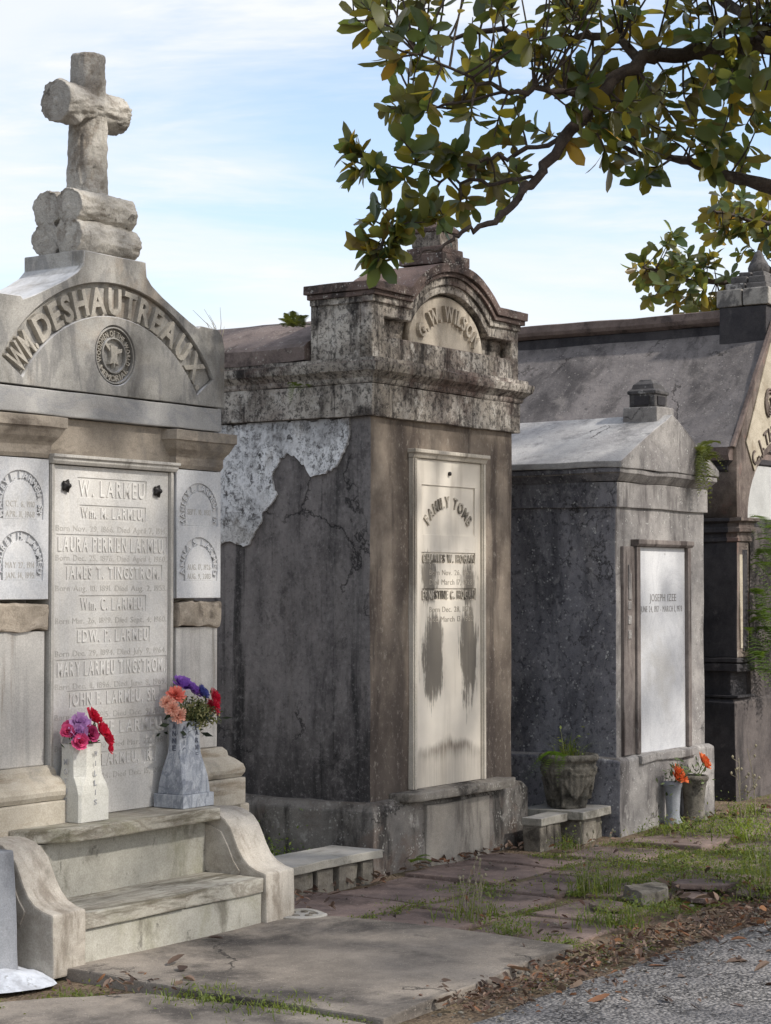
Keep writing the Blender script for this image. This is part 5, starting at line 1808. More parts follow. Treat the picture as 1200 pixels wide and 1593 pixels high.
bq2 = empty('mixed_bouquet', v2.location + Vector((0, 0, 0.42)), ROW)
tag(bq2, 'bunch of purple, blue, orange and red artificial flowers in the grey vase', 'flowers')
for k, (x, y, z, r, ce, n, lay, kind, seed) in enumerate((
        (-0.01, 0.0, 0.195, 0.062, (PUR, PURE), 9, 5, 'rose', 11), (0.035, -0.03, 0.165, 0.050, (PUR, PURE), 9, 5, 'rose', 12), (0.075, -0.05, 0.150, 0.052, (BLU, BLUE), 8, 4, 'rose', 13), (0.03, 0.03, 0.205, 0.045, (PUR, c3(190, 130, 190)), 8, 4, 'rose', 14),
        (0.165, -0.05, 0.125, 0.052, (RED, REDE), 16, 6, 'fringe', 15), (0.120, -0.09, 0.085, 0.052, (RED, REDE), 16, 6, 'fringe', 16), (0.150, -0.03, 0.075, 0.05, (RED, REDE), 16, 6, 'fringe', 22),
        (-0.095, -0.03, 0.150, 0.048, (SAL, SALE), 22, 5, 'fringe', 17), (-0.140, -0.05, 0.085, 0.038, (ORA, ORAE), 20, 5, 'fringe', 18), (-0.115, -0.07, 0.050, 0.040, (ORA, ORAE), 20, 5, 'fringe', 19), (-0.145, -0.02, 0.115, 0.036, (ORA, ORAE), 18, 4, 'fringe', 20))):
    bloom('bloom', (x * 1.1, y, z), (x * 3, y * 3 - 0.2, z * 1.3 + 0.08), r * 0.95, ce[0], ce[1], lay, n, bq2, seed, kind)
vs, fs, cs = [], [], []
for k in range(24):
    x, y, z = rr.uniform(-0.09, 0.12), rr.uniform(-0.13, -0.02), rr.uniform(0.03, 0.13)
    sprig(cs, vs, fs, (x * 0.25, y * 0.25, -0.02), (x, y, z), 60, 0.030, [c3(120, 120, 76), c3(86, 94, 56), c3(160, 156, 110), c3(70, 78, 50)], rr)
for k in range(10):
    w = rr.uniform(0, 6.28)
    sprig(cs, vs, fs, (0, 0, -0.04), (0.11 * math.cos(w), 0.08 * math.sin(w), 0.0), 5, 0.075, [c3(36, 44, 34), c3(48, 58, 42)], rr)
link_mesh('greenery', leafmesh('greenery', vs, fs, cs), M_PETAL, bq2)['kind'] = 'stuff'
g = G()
for k in range(12):
    a, b = rr.uniform(-0.12, 0.13), rr.uniform(-0.08, 0.03)
    g.tube([(a * 0.15, b * 0.15, -0.15), (a * 0.4, b * 0.4, 0.0), (a, b, rr.uniform(0.06, 0.14))], 0.003, 5)
g.build('stems', M_GSTEM, bq2)

# two small vases with orange flowers before the gabled tomb
def small_vase(name, u, v, h, r, mat, label):
    z0 = ground_z(u, v) + 0.016
    e = empty(name, S(u, v, z0), ROW)
    tag(e, label, 'vase')
    g = G()
    g.lathe([(r * 0.98, 0.0), (r * 1.05, 0.02), (r * 0.78, 0.05), (r * 0.74, h * 0.3), (r * 0.86, h * 0.7), (r * 0.95, h * 0.86), (r * 1.08, h * 0.90), (r * 1.12, h * 0.95), (r * 1.05, h), (r * 0.85, h), (r * 0.75, h * 0.75), (r * 0.1, h * 0.7)], 26,
            rel=lambda a, i, q, z: q * (1 + 0.02 * math.cos(9 * a)))
    g.build('vase_body', mat, e, smooth=True)
    return e


sv1 = small_vase('slim_vase', 2.86, 0.60, 0.30, 0.062, M_GREYB, 'slim pale grey vase leaning against the gabled tomb base')
sv2 = small_vase('stone_vase', 3.16, 0.62, 0.325, 0.095, M_URN, 'brown fluted stone vase at the gabled tomb base, right of the slim one')
for e, nm, lab, pts in ((sv1, 'orange_flowers', 'faded red orange flowers in the slim grey vase', ((0.0, -0.04, 0.10, 0.055), (0.03, -0.06, 0.05, 0.05), (-0.03, -0.05, 0.06, 0.05))),
                        (sv2, 'orange_lily', 'single orange bloom with leaves in the brown stone vase', ((0.10, -0.03, 0.15, 0.065), (0.075, -0.06, 0.12, 0.045)))):
    q = empty(nm, e.location + Vector((0, 0, 0.27)), ROW)
    tag(q, lab, 'flowers')
    for k, (x, y, z, r) in enumerate(pts):
        bloom('bloom', (x, y, z), (x * 3, -0.6, 0.5), r, c3(200, 70, 40), c3(224, 120, 70), 4, 6, q, 40 + k)
    vs, fs, cs = [], [], []
    for k in range(7):
        sprig(cs, vs, fs, (0, 0, -0.02), (rr.uniform(-0.1, 0.1), rr.uniform(-0.08, 0.02), rr.uniform(0.06, 0.14)), 7, 0.06, [c3(86, 100, 66), c3(110, 122, 84)], rr)
    link_mesh('greenery', leafmesh('greenery', vs, fs, cs), M_PETAL, q)['kind'] = 'stuff'
    g = G()
    for (x, y, z, r) in pts:
        g.tube([(0, 0, -0.16), (x * 0.5, y * 0.5, z * 0.4), (x, y, z)], 0.0035, 5)
    g.build('stems', M_GSTEM, q)
# ================================================================== trees
def leaf_geo(p, dr, nrm, ln, wd, fold, bend):
    """elliptic leaf blade folded along its midrib: returns verts, faces (8 quads/tris)"""
    dr = dr.normalized()
    sd = dr.cross(nrm)
    if sd.length < 1e-4:
        sd = dr.cross(Vector((0.1, 0.9, 0.3)))
    sd.normalize()
    up = sd.cross(dr)
    vs = []
    tw = (p.x * 13.7 + p.z * 7.1) % 1.0 - 0.5
    for t, w in ((0.0, 0.06), (0.22, 0.66), (0.54, 1.0), (0.82, 0.78), (1.0, 0.0)):
        c = p + dr * (ln * t) - up * (bend * ln * t * t) + sd * (0.16 * tw * ln * t * t)
        ro = fold + 0.5 * tw * (t - 0.4)
        if w == 0.0:
            vs.append(c)
        else:
            vs += [c - sd * wd * w * 0.5 + up * ro * w * wd * 0.5, c, c + sd * wd * w * 0.5 + up * (2 * fold - ro + 0.3 * tw) * w * wd * 0.5]
    fs = []
    for j in range(3):
        a = j * 3
        fs += [(a, a + 1, a + 4, a + 3), (a + 1, a + 2, a + 5, a + 4)]
    fs += [(9, 10, 12), (10, 11, 12)]
    return vs, fs


def inpoly(x, y, poly):
    c = False
    j = len(poly) - 1
    for i in range(len(poly)):
        xi, yi = poly[i]
        xj, yj = poly[j]
        if (yi > y) != (yj > y) and x < (xj - xi) * (y - yi) / (yj - yi + 1e-12) + xi:
            c = not c
        j = i
    return c


def smooth_path(pts, n=5):
    pts = [Vector(p) for p in pts]
    out = []
    for i in range(len(pts) - 1):
        p0 = pts[max(i - 1, 0)]
        p1, p2 = pts[i], pts[i + 1]
        p3 = pts[min(i + 2, len(pts) - 1)]
        for k in range(n):
            t = k / n
            out.append(0.5 * ((2 * p1) + (-p0 + p2) * t + (2 * p0 - 5 * p1 + 4 * p2 - p3) * t * t + (-p0 + 3 * p1 - 3 * p2 + p3) * t * t * t))
    out.append(pts[-1])
    return out


TINTS = [(0.60, 0.70, 0.60), (0.82, 0.88, 0.78), (1.0, 1.0, 0.88), (0.66, 0.82, 0.80), (0.48, 0.58, 0.56), (0.55, 0.68, 0.66), (1.15, 0.95, 0.6), (0.9, 0.72, 0.6), (0.95, 0.82, 0.52), (1.3, 1.08, 0.55), (0.62, 0.6, 0.62), (0.9, 0.7, 0.5), (1.05, 0.85, 0.55)]
YEL = [(1.9, 1.35, 0.45), (2.0, 1.25, 0.4), (1.7, 1.0, 0.5)]


def tree(name, loc, label, group, trunk, limbs, clusters, leaf_len, seed, nleaf=(7, 10), n_obj=0, score=None):
    """trunk: (points, radii); limbs: list of (points, r0, r1); clusters: twig end points"""
    rr = random.Random(seed)
    root = empty(name, loc)
    tag(root, label, 'tree', group)
    o = Vector(loc)

    def add(nm, pts, rad, seg):
        g = G()
        g.tube([p - o for p in pts], rad, seg)
        ob = g.build(nm, M_BARK, root, smooth=True)
        return ob
    tp = smooth_path(trunk[0], 6)
    r0, r1 = trunk[1]
    add('trunk', tp, [(r0 + (r1 - r0) * (i / (len(tp) - 1)) ** 0.8) * (1 + 0.06 * math.sin(i * 1.7)) for i in range(len(tp))], 16)
    samples = []
    for pts, a, b in limbs:
        sp = smooth_path(pts, 5)
        n = len(sp)
        sp = [p + Vector((rr.gauss(0, 1), rr.gauss(0, 1), rr.gauss(0, 1))) * (0.010 if 0 < i < n - 1 else 0) for i, p in enumerate(sp)]
        rad = [(a + (b - a) * i / (n - 1)) * (1 + rr.uniform(-0.12, 0.15)) for i in range(n)]
        add('branch', sp, rad, 9)
        samples += sp
    # twigs with whorls of leaves at their ends
    tw = G()
    leaves = []
    for c in clusters:
        c = Vector(c)
        near = min(samples, key=lambda q: (q - c).length_squared + 0.02 * rr.random())
        mid = near.lerp(c, 0.5) + Vector((rr.gauss(0, 1), rr.gauss(0, 1), rr.gauss(0, 1))) * 0.06 * (near - c).length + Vector((0, 0, -0.05 * (near - c).length))
        pts = smooth_path([near, mid, c], 4)
        tw.tube([p - o for p in pts], [0.0075 - 0.0045 * i / (len(pts) - 1) for i in range(len(pts))], 5)
        ax = (c - mid).normalized()
        ax = (ax + Vector((rr.gauss(0, 0.3), rr.gauss(0, 0.3), 0.15 + rr.gauss(0, 0.3)))).normalized()
        a = ax.cross(Vector((0.3, 0.5, 0.8)))
        a.normalize()
        b = ax.cross(a)
        n = rr.randint(*nleaf)
        ph = rr.uniform(0, 6.28)
        for k in range(n):
            w = ph + k * 2.4
            oo = a * math.cos(w) + b * math.sin(w)
            sp = rr.uniform(0.45, 1.5)
            dr = (ax * (1.1 - 0.5 * sp) + oo * sp + Vector((0, 0, -0.35 * rr.random()))).normalized()
            base = c.lerp(mid, min(0.9, abs(rr.gauss(0, 0.16)) / max(0.15, (c - mid).length)))
            nv = (ax + Vector((rr.gauss(0, 0.25), rr.gauss(0, 0.25), rr.gauss(0, 0.25)))).normalized()
            ln = leaf_len * rr.choice((0.5, 0.7, 0.85, 0.95, 1.05, 1.15, 1.25)) * rr.uniform(0.9, 1.1)
            tint = rr.choice(TINTS) if rr.random() > 0.045 else rr.choice(YEL)
            leaves.append((base, dr, nv, ln, ln * rr.uniform(0.40, 0.52), rr.uniform(0.05, 0.45), rr.uniform(-0.08, 0.30), tint))
    tw.build('twigs', M_BARK, root)['kind'] = 'stuff'
    if n_obj:
        leaves.sort(key=score)
    vs, fs, cs = [], [], []
    for i, (p, dr, nv, ln, wd, fo, be, tint) in enumerate(leaves):
        if i < n_obj:
            a, f = leaf_geo(Vector((0, 0, 0)), dr, nv, ln, wd, fo, be)
            me = leafmesh('leaf', a, f, [tint] * len(f))
            ob = link_mesh('leaf', me, M_MAG, root, True)
            ob.location = p - o
        else:
            a, f = leaf_geo(p - o, dr, nv, ln, wd, fo, be)
            k = len(vs)
            vs += a
            fs += [tuple(q + k for q in t) for t in f]
            cs += [tint] * len(f)
    ob = link_mesh('foliage', leafmesh('foliage', vs, fs, cs), M_MAG, root, True)
    ob['kind'] = 'stuff'
    return root


LB = {
    'A': [(2.42, 10.2, 4.54), (2.01, 10.3, 4.54), (1.63, 10.4, 4.52), (1.35, 10.4, 4.49), (1.12, 10.3, 4.26), (0.93, 10.2, 4.03), (0.77, 10.1, 3.79), (0.65, 10.0, 3.66), (0.52, 9.95, 3.53), (0.39, 9.9, 3.48), (0.29, 9.85, 3.4), (0.13, 9.8, 3.33)],
    'B': [(2.51, 10.6, 3.75), (2.08, 10.7, 3.87), (1.82, 10.8, 3.96), (1.63, 10.9, 4.07), (1.32, 11.0, 4.14), (1.07, 11.0, 4.2)],
    'C': [(1.35, 10.4, 4.49), (1.17, 10.6, 4.66), (0.91, 10.8, 4.69), (0.64, 10.9, 4.79), (0.35, 10.9, 4.73), (0.07, 10.9, 4.79), (-0.09, 10.9, 4.84)],
    'D': [(1.12, 10.3, 4.26), (0.85, 10.1, 4.25), (0.62, 10.0, 4.21), (0.39, 9.9, 4.28), (0.16, 9.9, 4.38)],
    'E': [(0.93, 10.2, 4.03), (0.67, 10.3, 3.98), (0.47, 10.3, 3.91), (0.27, 10.3, 3.89), (0.07, 10.3, 3.9), (-0.08, 10.3, 3.91)],
    'F': [(0.77, 10.1, 3.79), (0.53, 10.2, 3.79), (0.33, 10.3, 3.83), (0.17, 10.3, 3.69), (0.02, 10.2, 3.57), (-0.03, 10.1, 3.42)],
    'G': [(2.01, 10.3, 4.54), (1.94, 10.8, 4.85), (1.72, 11.0, 5.05), (1.43, 11.0, 5.12), (0.9, 11.0, 5.2), (0.3, 11.0, 5.15)],
    'H': [(0.62, 10.0, 4.21), (0.33, 10.2, 4.19), (0.17, 10.4, 4.24)],
    'P': [(4.85, 20.5, 4.97), (4.23, 20.4, 5.03), (3.82, 20.3, 4.88), (3.27, 20.2, 4.8), (2.88, 20.2, 4.89), (2.62, 20.2, 4.96)],
    'Q': [(4.74, 20.0, 5.29), (4.02, 20.0, 5.35), (3.65, 20.1, 5.44), (3.34, 20.2, 5.55)],
}
POLY = [(-0.14, 5.3), (-0.2, 4.7), (-0.1, 4.48), (0.03, 4.29), (-0.03, 4.12), (-0.17, 4.03), (-0.17, 3.88), (-0.08, 3.74), (-0.03, 3.66), (-0.12, 3.57), (-0.12, 3.44), (0.0, 3.40), (0.10, 3.55), (0.30, 3.66), (0.47, 3.72), (0.68, 3.80), (0.73, 3.94), (0.91, 4.02), (1.18, 3.92), (1.32, 3.86), (1.55, 3.96), (1.79, 3.90), (2.03, 4.02), (2.47, 4.02), (2.6, 5.3)]
rt = random.Random(21)
near_cl = []
while len(near_cl) < 240:
    x, z = rt.uniform(-0.25, 2.6), rt.uniform(3.3, 5.25)
    if not inpoly(x, z, POLY):
        continue
    # the crown thins out towards its tips on the left
    dens = 0.36 + 0.64 * min(1, max(0, (x - 0.1) / 0.9)) if z < 4.35 else 0.9
    if x > 0.85 and z > 4.1:
        dens = 1.0
    if rt.random() > dens:
        continue
    y = 10.35 + rt.gauss(0, 0.42)
    if any((Vector((x, z, 0)) - Vector((a[0], a[2], 0))).length < 0.055 for a in near_cl):
        continue
    near_cl.append((x, y, z))
for p in ((-0.10, 10.1, 3.42), (-0.04, 10.05, 3.36), (0.03, 10.1, 3.42), (-0.12, 10.15, 3.50), (-0.02, 10.1, 3.47), (0.07, 10.1, 3.50), (0.12, 10.1, 3.57), (-0.08, 10.15, 3.60), (0.20, 10.1, 3.57), (0.28, 10.1, 3.58), (-0.18, 10.3, 3.93), (-0.20, 10.3, 4.02), (-0.16, 10.3, 3.86), (-0.05, 10.2, 3.70), (-0.14, 10.3, 3.98), (-0.10, 10.25, 3.90), (-0.05, 10.1, 3.42), (-0.03, 10.1, 3.52), (0.06, 10.1, 3.56), (-0.12, 10.9, 4.80), (0.0, 10.9, 4.60), (0.30, 10.2, 3.62), (1.32, 10.6, 3.86), (1.22, 10.6, 3.92), (1.42, 10.7, 3.98), (0.66, 10.0, 3.84), (0.18, 10.2, 3.72), (0.10, 10.2, 3.80), (0.22, 10.2, 3.86), (0.35, 10.2, 3.95), (0.0, 10.3, 4.2)):
    near_cl.append(p)
# unseen rest of the crown, spread wide and thick to shade the tombs
far_cl = []
TC = Vector((5.0, 9.0, 6.7))
while len(far_cl) < 1350:
    q = Vector((rt.gauss(0, 0.5), rt.gauss(0, 0.5), rt.gauss(0, 0.5)))
    if q.length > 1.0:
        continue
    p = TC + Vector((q.x * 4.3, q.y * 5.9, q.z * 2.6))
    if p.x < 0.20 * p.y + 0.45 and p.z < 1.72 + 0.315 * p.y + 0.2:
        continue
    if p.z < 3.6:
        continue
    far_cl.append(tuple(p))
TR = Vector((5.2, 9.6, -0.05))
limbs1 = [([TR + Vector((0, 0, 2.5)), (4.2, 9.8, 3.7), (3.2, 10.1, 4.4)] + LB['A'], 0.064, 0.003),
          ([TR + Vector((0, 0, 2.2)), (4.4, 10.0, 3.1), (3.4, 10.4, 3.6)] + LB['B'], 0.064, 0.008),
          (LB['C'], 0.026, 0.005), (LB['D'], 0.020, 0.005), (LB['E'], 0.013, 0.004), (LB['F'], 0.010, 0.004), (LB['G'], 0.036, 0.006), (LB['H'], 0.009, 0.004)]
for k in range(11):
    w = k * 2.4
    e = TC + Vector((3.6 * math.cos(w), 4.4 * math.sin(w), rt.uniform(-1.2, 2.0)))
    if e.x < 0.20 * e.y + 0.8 and e.z < 1.72 + 0.315 * e.y + 0.4:
        e.z = 1.72 + 0.33 * e.y + 0.5
    s0 = TR + Vector((0, 0, 2.4 + 0.25 * k))
    limbs1.append(([s0, s0.lerp(e, 0.4) + Vector((0, 0, 0.5)), e], 0.10, 0.015))
tree('magnolia_tree', TR, 'magnolia with glossy green and rust brown leaves overhanging from the upper right', 'magnolia trees',
     ([TR, TR + Vector((0.05, 0.05, 1.2)), TR + Vector((-0.1, 0.0, 2.6)), TR + Vector((-0.2, 0.1, 4.6)), TR + Vector((-0.1, 0.2, 7.0))], (0.30, 0.06)),
     limbs1, near_cl + far_cl, 0.132, 31, nleaf=(6, 11), n_obj=300,
     score=lambda L_: (0 if (L_[0].x < 2.0 and L_[0].z < 4.8 and 9 < L_[0].y < 12) else 100) + L_[0].x * 0.5 + L_[0].z * 0.6 + L_[0].y * 0.3)

# the second, farther magnolia behind the large tomb
PA = [(2.49, 4.96), (2.62, 5.2), (2.88, 5.27), (3.28, 5.14), (3.47, 5.0), (3.54, 4.8), (3.93, 4.6), (4.71, 4.53), (4.71, 4.30), (3.4, 4.42), (3.01, 4.6), (2.68, 4.65), (2.52, 4.8)]
PB = [(3.25, 5.45), (3.34, 5.67), (3.94, 5.76), (4.9, 5.76), (4.9, 4.86), (3.8, 5.12), (3.41, 5.31)]
c2 = []
while len(c2) < 150:
    x, z = rt.uniform(2.4, 5.0), rt.uniform(4.3, 5.8)
    if inpoly(x, z, PA) or inpoly(x, z, PB):
        c2.append((x, 20.2 + rt.gauss(0, 0.35), z))
T2 = Vector((6.6, 20.8, -0.05))
while len(c2) < 420:
    q = Vector((rt.gauss(0, 0.5), rt.gauss(0, 0.5), rt.gauss(0, 0.5)))
    if q.length < 1:
        p = Vector((6.9, 21.0, 6.3)) + Vector((q.x * 2.6, q.y * 2.8, q.z * 1.8))
        if p.x > 0.2 * p.y + 0.35:
            c2.append(tuple(p))
limbs2 = [([T2 + Vector((0, 0, 2.8)), (5.6, 20.6, 4.3)] + LB['P'], 0.07, 0.01), ([T2 + Vector((0, 0, 3.1)), (5.6, 20.4, 4.8)] + LB['Q'], 0.06, 0.01)]
for k in range(6):
    w = k * 1.05
    limbs2.append(([T2 + Vector((0, 0, 3)), Vector((6.9 + 1.0 * math.cos(w), 21 + math.sin(w), 5.2)), Vector((7.0 + 1.9 * max(math.cos(w), -0.5), 21 + 2.0 * math.sin(w), 6.4))], 0.06, 0.012))
tree('magnolia_tree', T2, 'farther magnolia whose leafy branch shows behind the large tomb roof', 'magnolia trees',
     ([T2, T2 + Vector((0.05, 0, 1.5)), T2 + Vector((-0.05, 0.05, 3.2)), T2 + Vector((0.1, 0.1, 6.0))], (0.22, 0.05)), limbs2, c2, 0.155, 47)

# ================================================================== weeds, grass, dead leaves
WG = [(0.75, 0.82, 0.6), (1.0, 1.0, 0.8), (0.6, 0.66, 0.5), (1.15, 1.1, 0.8), (0.85, 0.88, 0.6), (1.2, 1.05, 0.75), (0.5, 0.55, 0.42), (1.1, 0.95, 0.75)]


def blades(vs, fs, cs, c, n, h, spread, rr, lean=0.5, w=0.005, tints=WG):
    for i in range(n):
        p = Vector(c) + Vector((rr.gauss(0, spread), rr.gauss(0, spread), 0))
        a = rr.uniform(0, 6.28)
        o = Vector((math.cos(a), math.sin(a), 0))
        sd = Vector((-o.y, o.x, 0))
        hh = h * rr.uniform(0.45, 1.15)
        ln = lean * rr.uniform(0.2, 1.3)
        k = len(vs)
        for t in (0.0, 0.5, 1.0):
            q = p + o * (hh * ln * t * t) + Vector((0, 0, hh * (t - 0.35 * ln * t * t)))
            ww = w * (1 - 0.85 * t)
            vs += [q - sd * ww, q + sd * ww]
        fs += [(k, k + 1, k + 3, k + 2), (k + 2, k + 3, k + 5, k + 4)]
        t = rr.choice(tints)
        cs += [t, t]


def leaflets(vs, fs, cs, c, n, h, spread, rr, size=0.022, tints=WG):
    for i in range(n):
        p = Vector(c) + Vector((rr.gauss(0, spread), rr.gauss(0, spread), abs(rr.gauss(0, 0.5)) * h))
        dr = Vector((rr.gauss(0, 1), rr.gauss(0, 1), 0.5 + rr.gauss(0, 0.5))).normalized()
        sd = dr.cross(Vector((rr.gauss(0, 0.3), rr.gauss(0, 0.3), 1)))
        sd.normalize()
        s_ = size * rr.uniform(0.5, 1.2)
        k = len(vs)
        vs += [p, p + dr * s_ * 0.5 + sd * s_ * 0.28, p + dr * s_, p + dr * s_ * 0.5 - sd * s_ * 0.28]
        fs.append((k, k + 1, k + 2, k + 3))
        cs.append(rr.choice(tints))


def weed(name, u, v, label, seed, h=0.12, spread=0.07, nb=60, nl=120, z=0.02, cat='weed', stems=0, tints=WG, size=0.022):
    rr = random.Random(seed)
    vs, fs, cs = [], [], []
    root = empty(name, S(u, v, ground_z(u, v) + z), 0)
    tag(root, label, cat)
    blades(vs, fs, cs, (0, 0, 0), int(nb * 0.75), h * 0.95, spread, rr, lean=0.9, w=0.004, tints=tints)
    leaflets(vs, fs, cs, (0, 0, 0.004), int(nl * 1.6), h * 0.8, spread, rr, size, tints)
    link_mesh('leaves', leafmesh('leaves', vs, fs, cs), M_WEED, root)
    if stems:
        g = G()
        for k in range(stems):
            a = rr.uniform(0, 6.28)
            hh = h * rr.uniform(1.2, 2.0)
            o = Vector((math.cos(a), math.sin(a), 0)) * hh * rr.uniform(0.1, 0.35)
            b = Vector((rr.gauss(0, spread * 0.5), rr.gauss(0, spread * 0.5), -0.02))
            g.tube([b, b + o * 0.4 + Vector((0, 0, hh * 0.55)), b + o + Vector((0, 0, hh))], 0.0016, 4)
            g.lathe([(0.002, 0), (0.006, 0.006), (0.006, 0.014), (0.002, 0.02)], 6, c=b + o + Vector((0, 0, hh - 0.005)))
        g.build('stems', M_STEM, root)
    return root


OLV = [(0.95, 0.9, 0.75), (0.75, 0.75, 0.6), (1.2, 1.05, 0.85), (0.8, 0.85, 0.6)]
weed('weed_clump', -1.05, 1.36, 'scruffy seeding weed clump at the far edge of the concrete slab', 1, 0.17, 0.09, 70, 200, stems=12, tints=OLV)
weed('weed_clump', -1.30, 1.72, 'bright green weed clump at the slab corner edge, right of the seeding one', 2, 0.085, 0.07, 60, 220)
weed('weed_clump', -0.82, 2.05, 'grassy green tuft beside the asphalt, right of the slab corner', 3, 0.13, 0.10, 150, 180)
weed('weed_clump', 0.02, 1.48, 'tall grassy weed clump in the middle of the paving, with upright pale spikes', 4, 0.22, 0.10, 120, 260, stems=8)
weed('weed_clump', 1.02, 1.16, 'low spreading weed clump on the paving before the urn bench', 5, 0.085, 0.15, 60, 380)
weed('weed_clump', 2.44, 0.90, 'green weed patch right before the gabled tomb', 6, 0.13, 0.16, 90, 420)
weed('weed_clump', 2.60, 1.28, 'yellow green bushy weed near the gabled tomb, left of the tall stalks', 7, 0.16, 0.10, 60, 320, tints=[(1.3, 1.3, 0.7), (1.1, 1.15, 0.7)])
weed('weed_clump', 0.78, 2.05, 'leafy weed clump around the broken slate pieces at right', 8, 0.19, 0.15, 90, 420)
weed('weed_clump', 0.40, 2.36, 'tall weed clump at the right edge beside the asphalt', 9, 0.20, 0.10, 70, 300, stems=7)
weed('weed_clump', -0.22, 0.93, 'thin low weeds in a paving joint in front of the arched tomb', 10, 0.04, 0.12, 40, 200)
weed('weed_clump', 1.52, 0.50, 'small leafy weed at the right corner of the arched tomb base', 11, 0.12, 0.05, 40, 120)
weed('weed_clump', -0.48, -0.42, 'dark green weeds growing in the gap behind the low slab bench', 12, 0.26, 0.13, 70, 420, tints=[(0.7, 0.8, 0.55), (0.5, 0.6, 0.45), (0.9, 0.95, 0.6)], size=0.03)
weed('weed_clump', -0.26, -0.66, 'ivy like green weeds against the arched tomb side wall', 13, 0.24, 0.12, 20, 300, tints=[(0.6, 0.7, 0.5), (0.5, 0.6, 0.45)], size=0.028)
weed('grass_tuft', -3.40, 1.50, 'green grass tuft sprouting from the slab crack at the bottom left', 14, 0.06, 0.09, 240, 60, z=0.03, cat='grass')
weed('grass_tuft', -3.39, 1.86, 'wide strip of grass in the slab crack at the bottom edge', 15, 0.055, 0.11, 280, 60, z=0.03, cat='grass')
weed('grass_tuft', -3.62, 0.98, 'short dry grass beside the white plaster spread', 16, 0.05, 0.08, 120, 60, z=0.0, cat='grass', tints=OLV)
weed('grass_tuft', -4.02, 0.86, 'grass patch at the bottom left corner of the frame', 17, 0.05, 0.10, 200, 50, z=0.0, cat='grass', tints=OLV)
weed('weed_clump', 3.70, 0.78, 'small green weeds at the foot of the large tomb, beside the tall stalks', 18, 0.14, 0.11, 70, 260)
weed('weed_clump', 1.92, 1.62, 'green weed clump between paving stones, right of centre', 19, 0.11, 0.13, 90, 360)
weed('weed_clump', 1.55, 1.98, 'leafy ground weeds at the right edge above the slate pieces', 20, 0.13, 0.16, 90, 400)

weed('weed_clump', 2.95, 1.05, 'bright creeping weed patch right of the bushy yellow green weed', 21, 0.10, 0.16, 60, 420)
weed('weed_clump', 1.30, 1.42, 'spreading green weed mat in the paving joint below the urn bench', 22, 0.07, 0.17, 40, 460)
weed('weed_clump', 0.55, 1.70, 'green weed mat just behind the flat brown rock', 23, 0.09, 0.15, 50, 420)
weed('weed_clump', -0.45, 1.98, 'short green weeds between the rock and the grassy roadside tuft', 24, 0.08, 0.12, 70, 300)

# tall dry stalks with buds
def stalks(u, v, seed, n, h, label):
    rr = random.Random(seed)
    root = empty('dry_stalks', S(u, v, ground_z(u, v)), 0)
    tag(root, label, 'weed')
    for k in range(n):
        g = G()
        a = rr.uniform(0, 6.28)
        o = Vector((math.cos(a), math.sin(a), 0)) * rr.uniform(0.04, 0.16)
        b = Vector((rr.gauss(0, 0.04), rr.gauss(0, 0.04), -0.03))
        hh = h * rr.uniform(0.6, 1.0)
        top = b + o + Vector((0, 0, hh))
        mid = b + o * 0.3 + Vector((0, 0, hh * 0.6))
        pts = smooth_path([b, mid, top], 4)
        g.tube(pts, [0.0042 - 0.0024 * i / (len(pts) - 1) for i in range(len(pts))], 5)
        for j in range(4):
            t = rr.uniform(0.45, 1.0)
            p = pts[min(len(pts) - 1, int(t * (len(pts) - 1)))]
            d = Vector((rr.gauss(0, 1), rr.gauss(0, 1), 1.0)).normalized() * rr.uniform(0.03, 0.07)
            g.tube([p, p + d], 0.0015, 4)
            g.lathe([(0.002, 0), (0.009, 0.008), (0.009, 0.016), (0.002, 0.024)], 6, c=p + d)
        g.build('stalk', M_STEM, root)
    return root


stalks(3.55, 0.85, 3, 4, 0.55, 'tall dry weed stalks with seed heads before the dark tomb gap')
stalks(0.95, 2.15, 5, 4, 0.50, 'thin dry stalks with buds at the right edge near the slate pieces')

# fern fronds: one at the arched tomb's foot, a big hanging mass on the large tomb's front
def frond(vs, fs, cs, p, dr, ln, droop, rr, n=13, wd=0.28, tint=(0.8, 0.95, 0.6)):
    p, dr = Vector(p), Vector(dr).normalized()
    sd = dr.cross(Vector((0, 0, 1)))
    if sd.length < 1e-3:
        sd = Vector((1, 0, 0))
    sd.normalize()
    for i in range(n):
        t = (i + 0.5) / n
        c = p + dr * ln * t + Vector((0, 0, -droop * ln * t * t))
        l2 = ln * wd * math.sin(math.pi * (0.12 + 0.86 * t)) * 1.0
        for s_ in (-1, 1):
            d2 = (sd * s_ + dr * 0.35 + Vector((0, 0, -0.15))).normalized()
            w2 = dr * ln / n * 0.42
            k = len(vs)
            vs += [c - w2, c + d2 * l2, c + w2]
            fs.append((k, k + 1, k + 2))
            f = rr.uniform(0.8, 1.15)
            cs.append(tuple(x * f for x in tint))


def fern(name, loc, label, fronds, seed, tint):
    rr = random.Random(seed)
    vs, fs, cs = [], [], []
    root = empty(name, loc, ROW)
    tag(root, label, 'fern')
    for (p, d, ln, dp) in fronds:
        frond(vs, fs, cs, p, d, ln, dp, rr, tint=tint)
    link_mesh('fronds', leafmesh('fronds', vs, fs, cs), M_WEED, root)
    return root


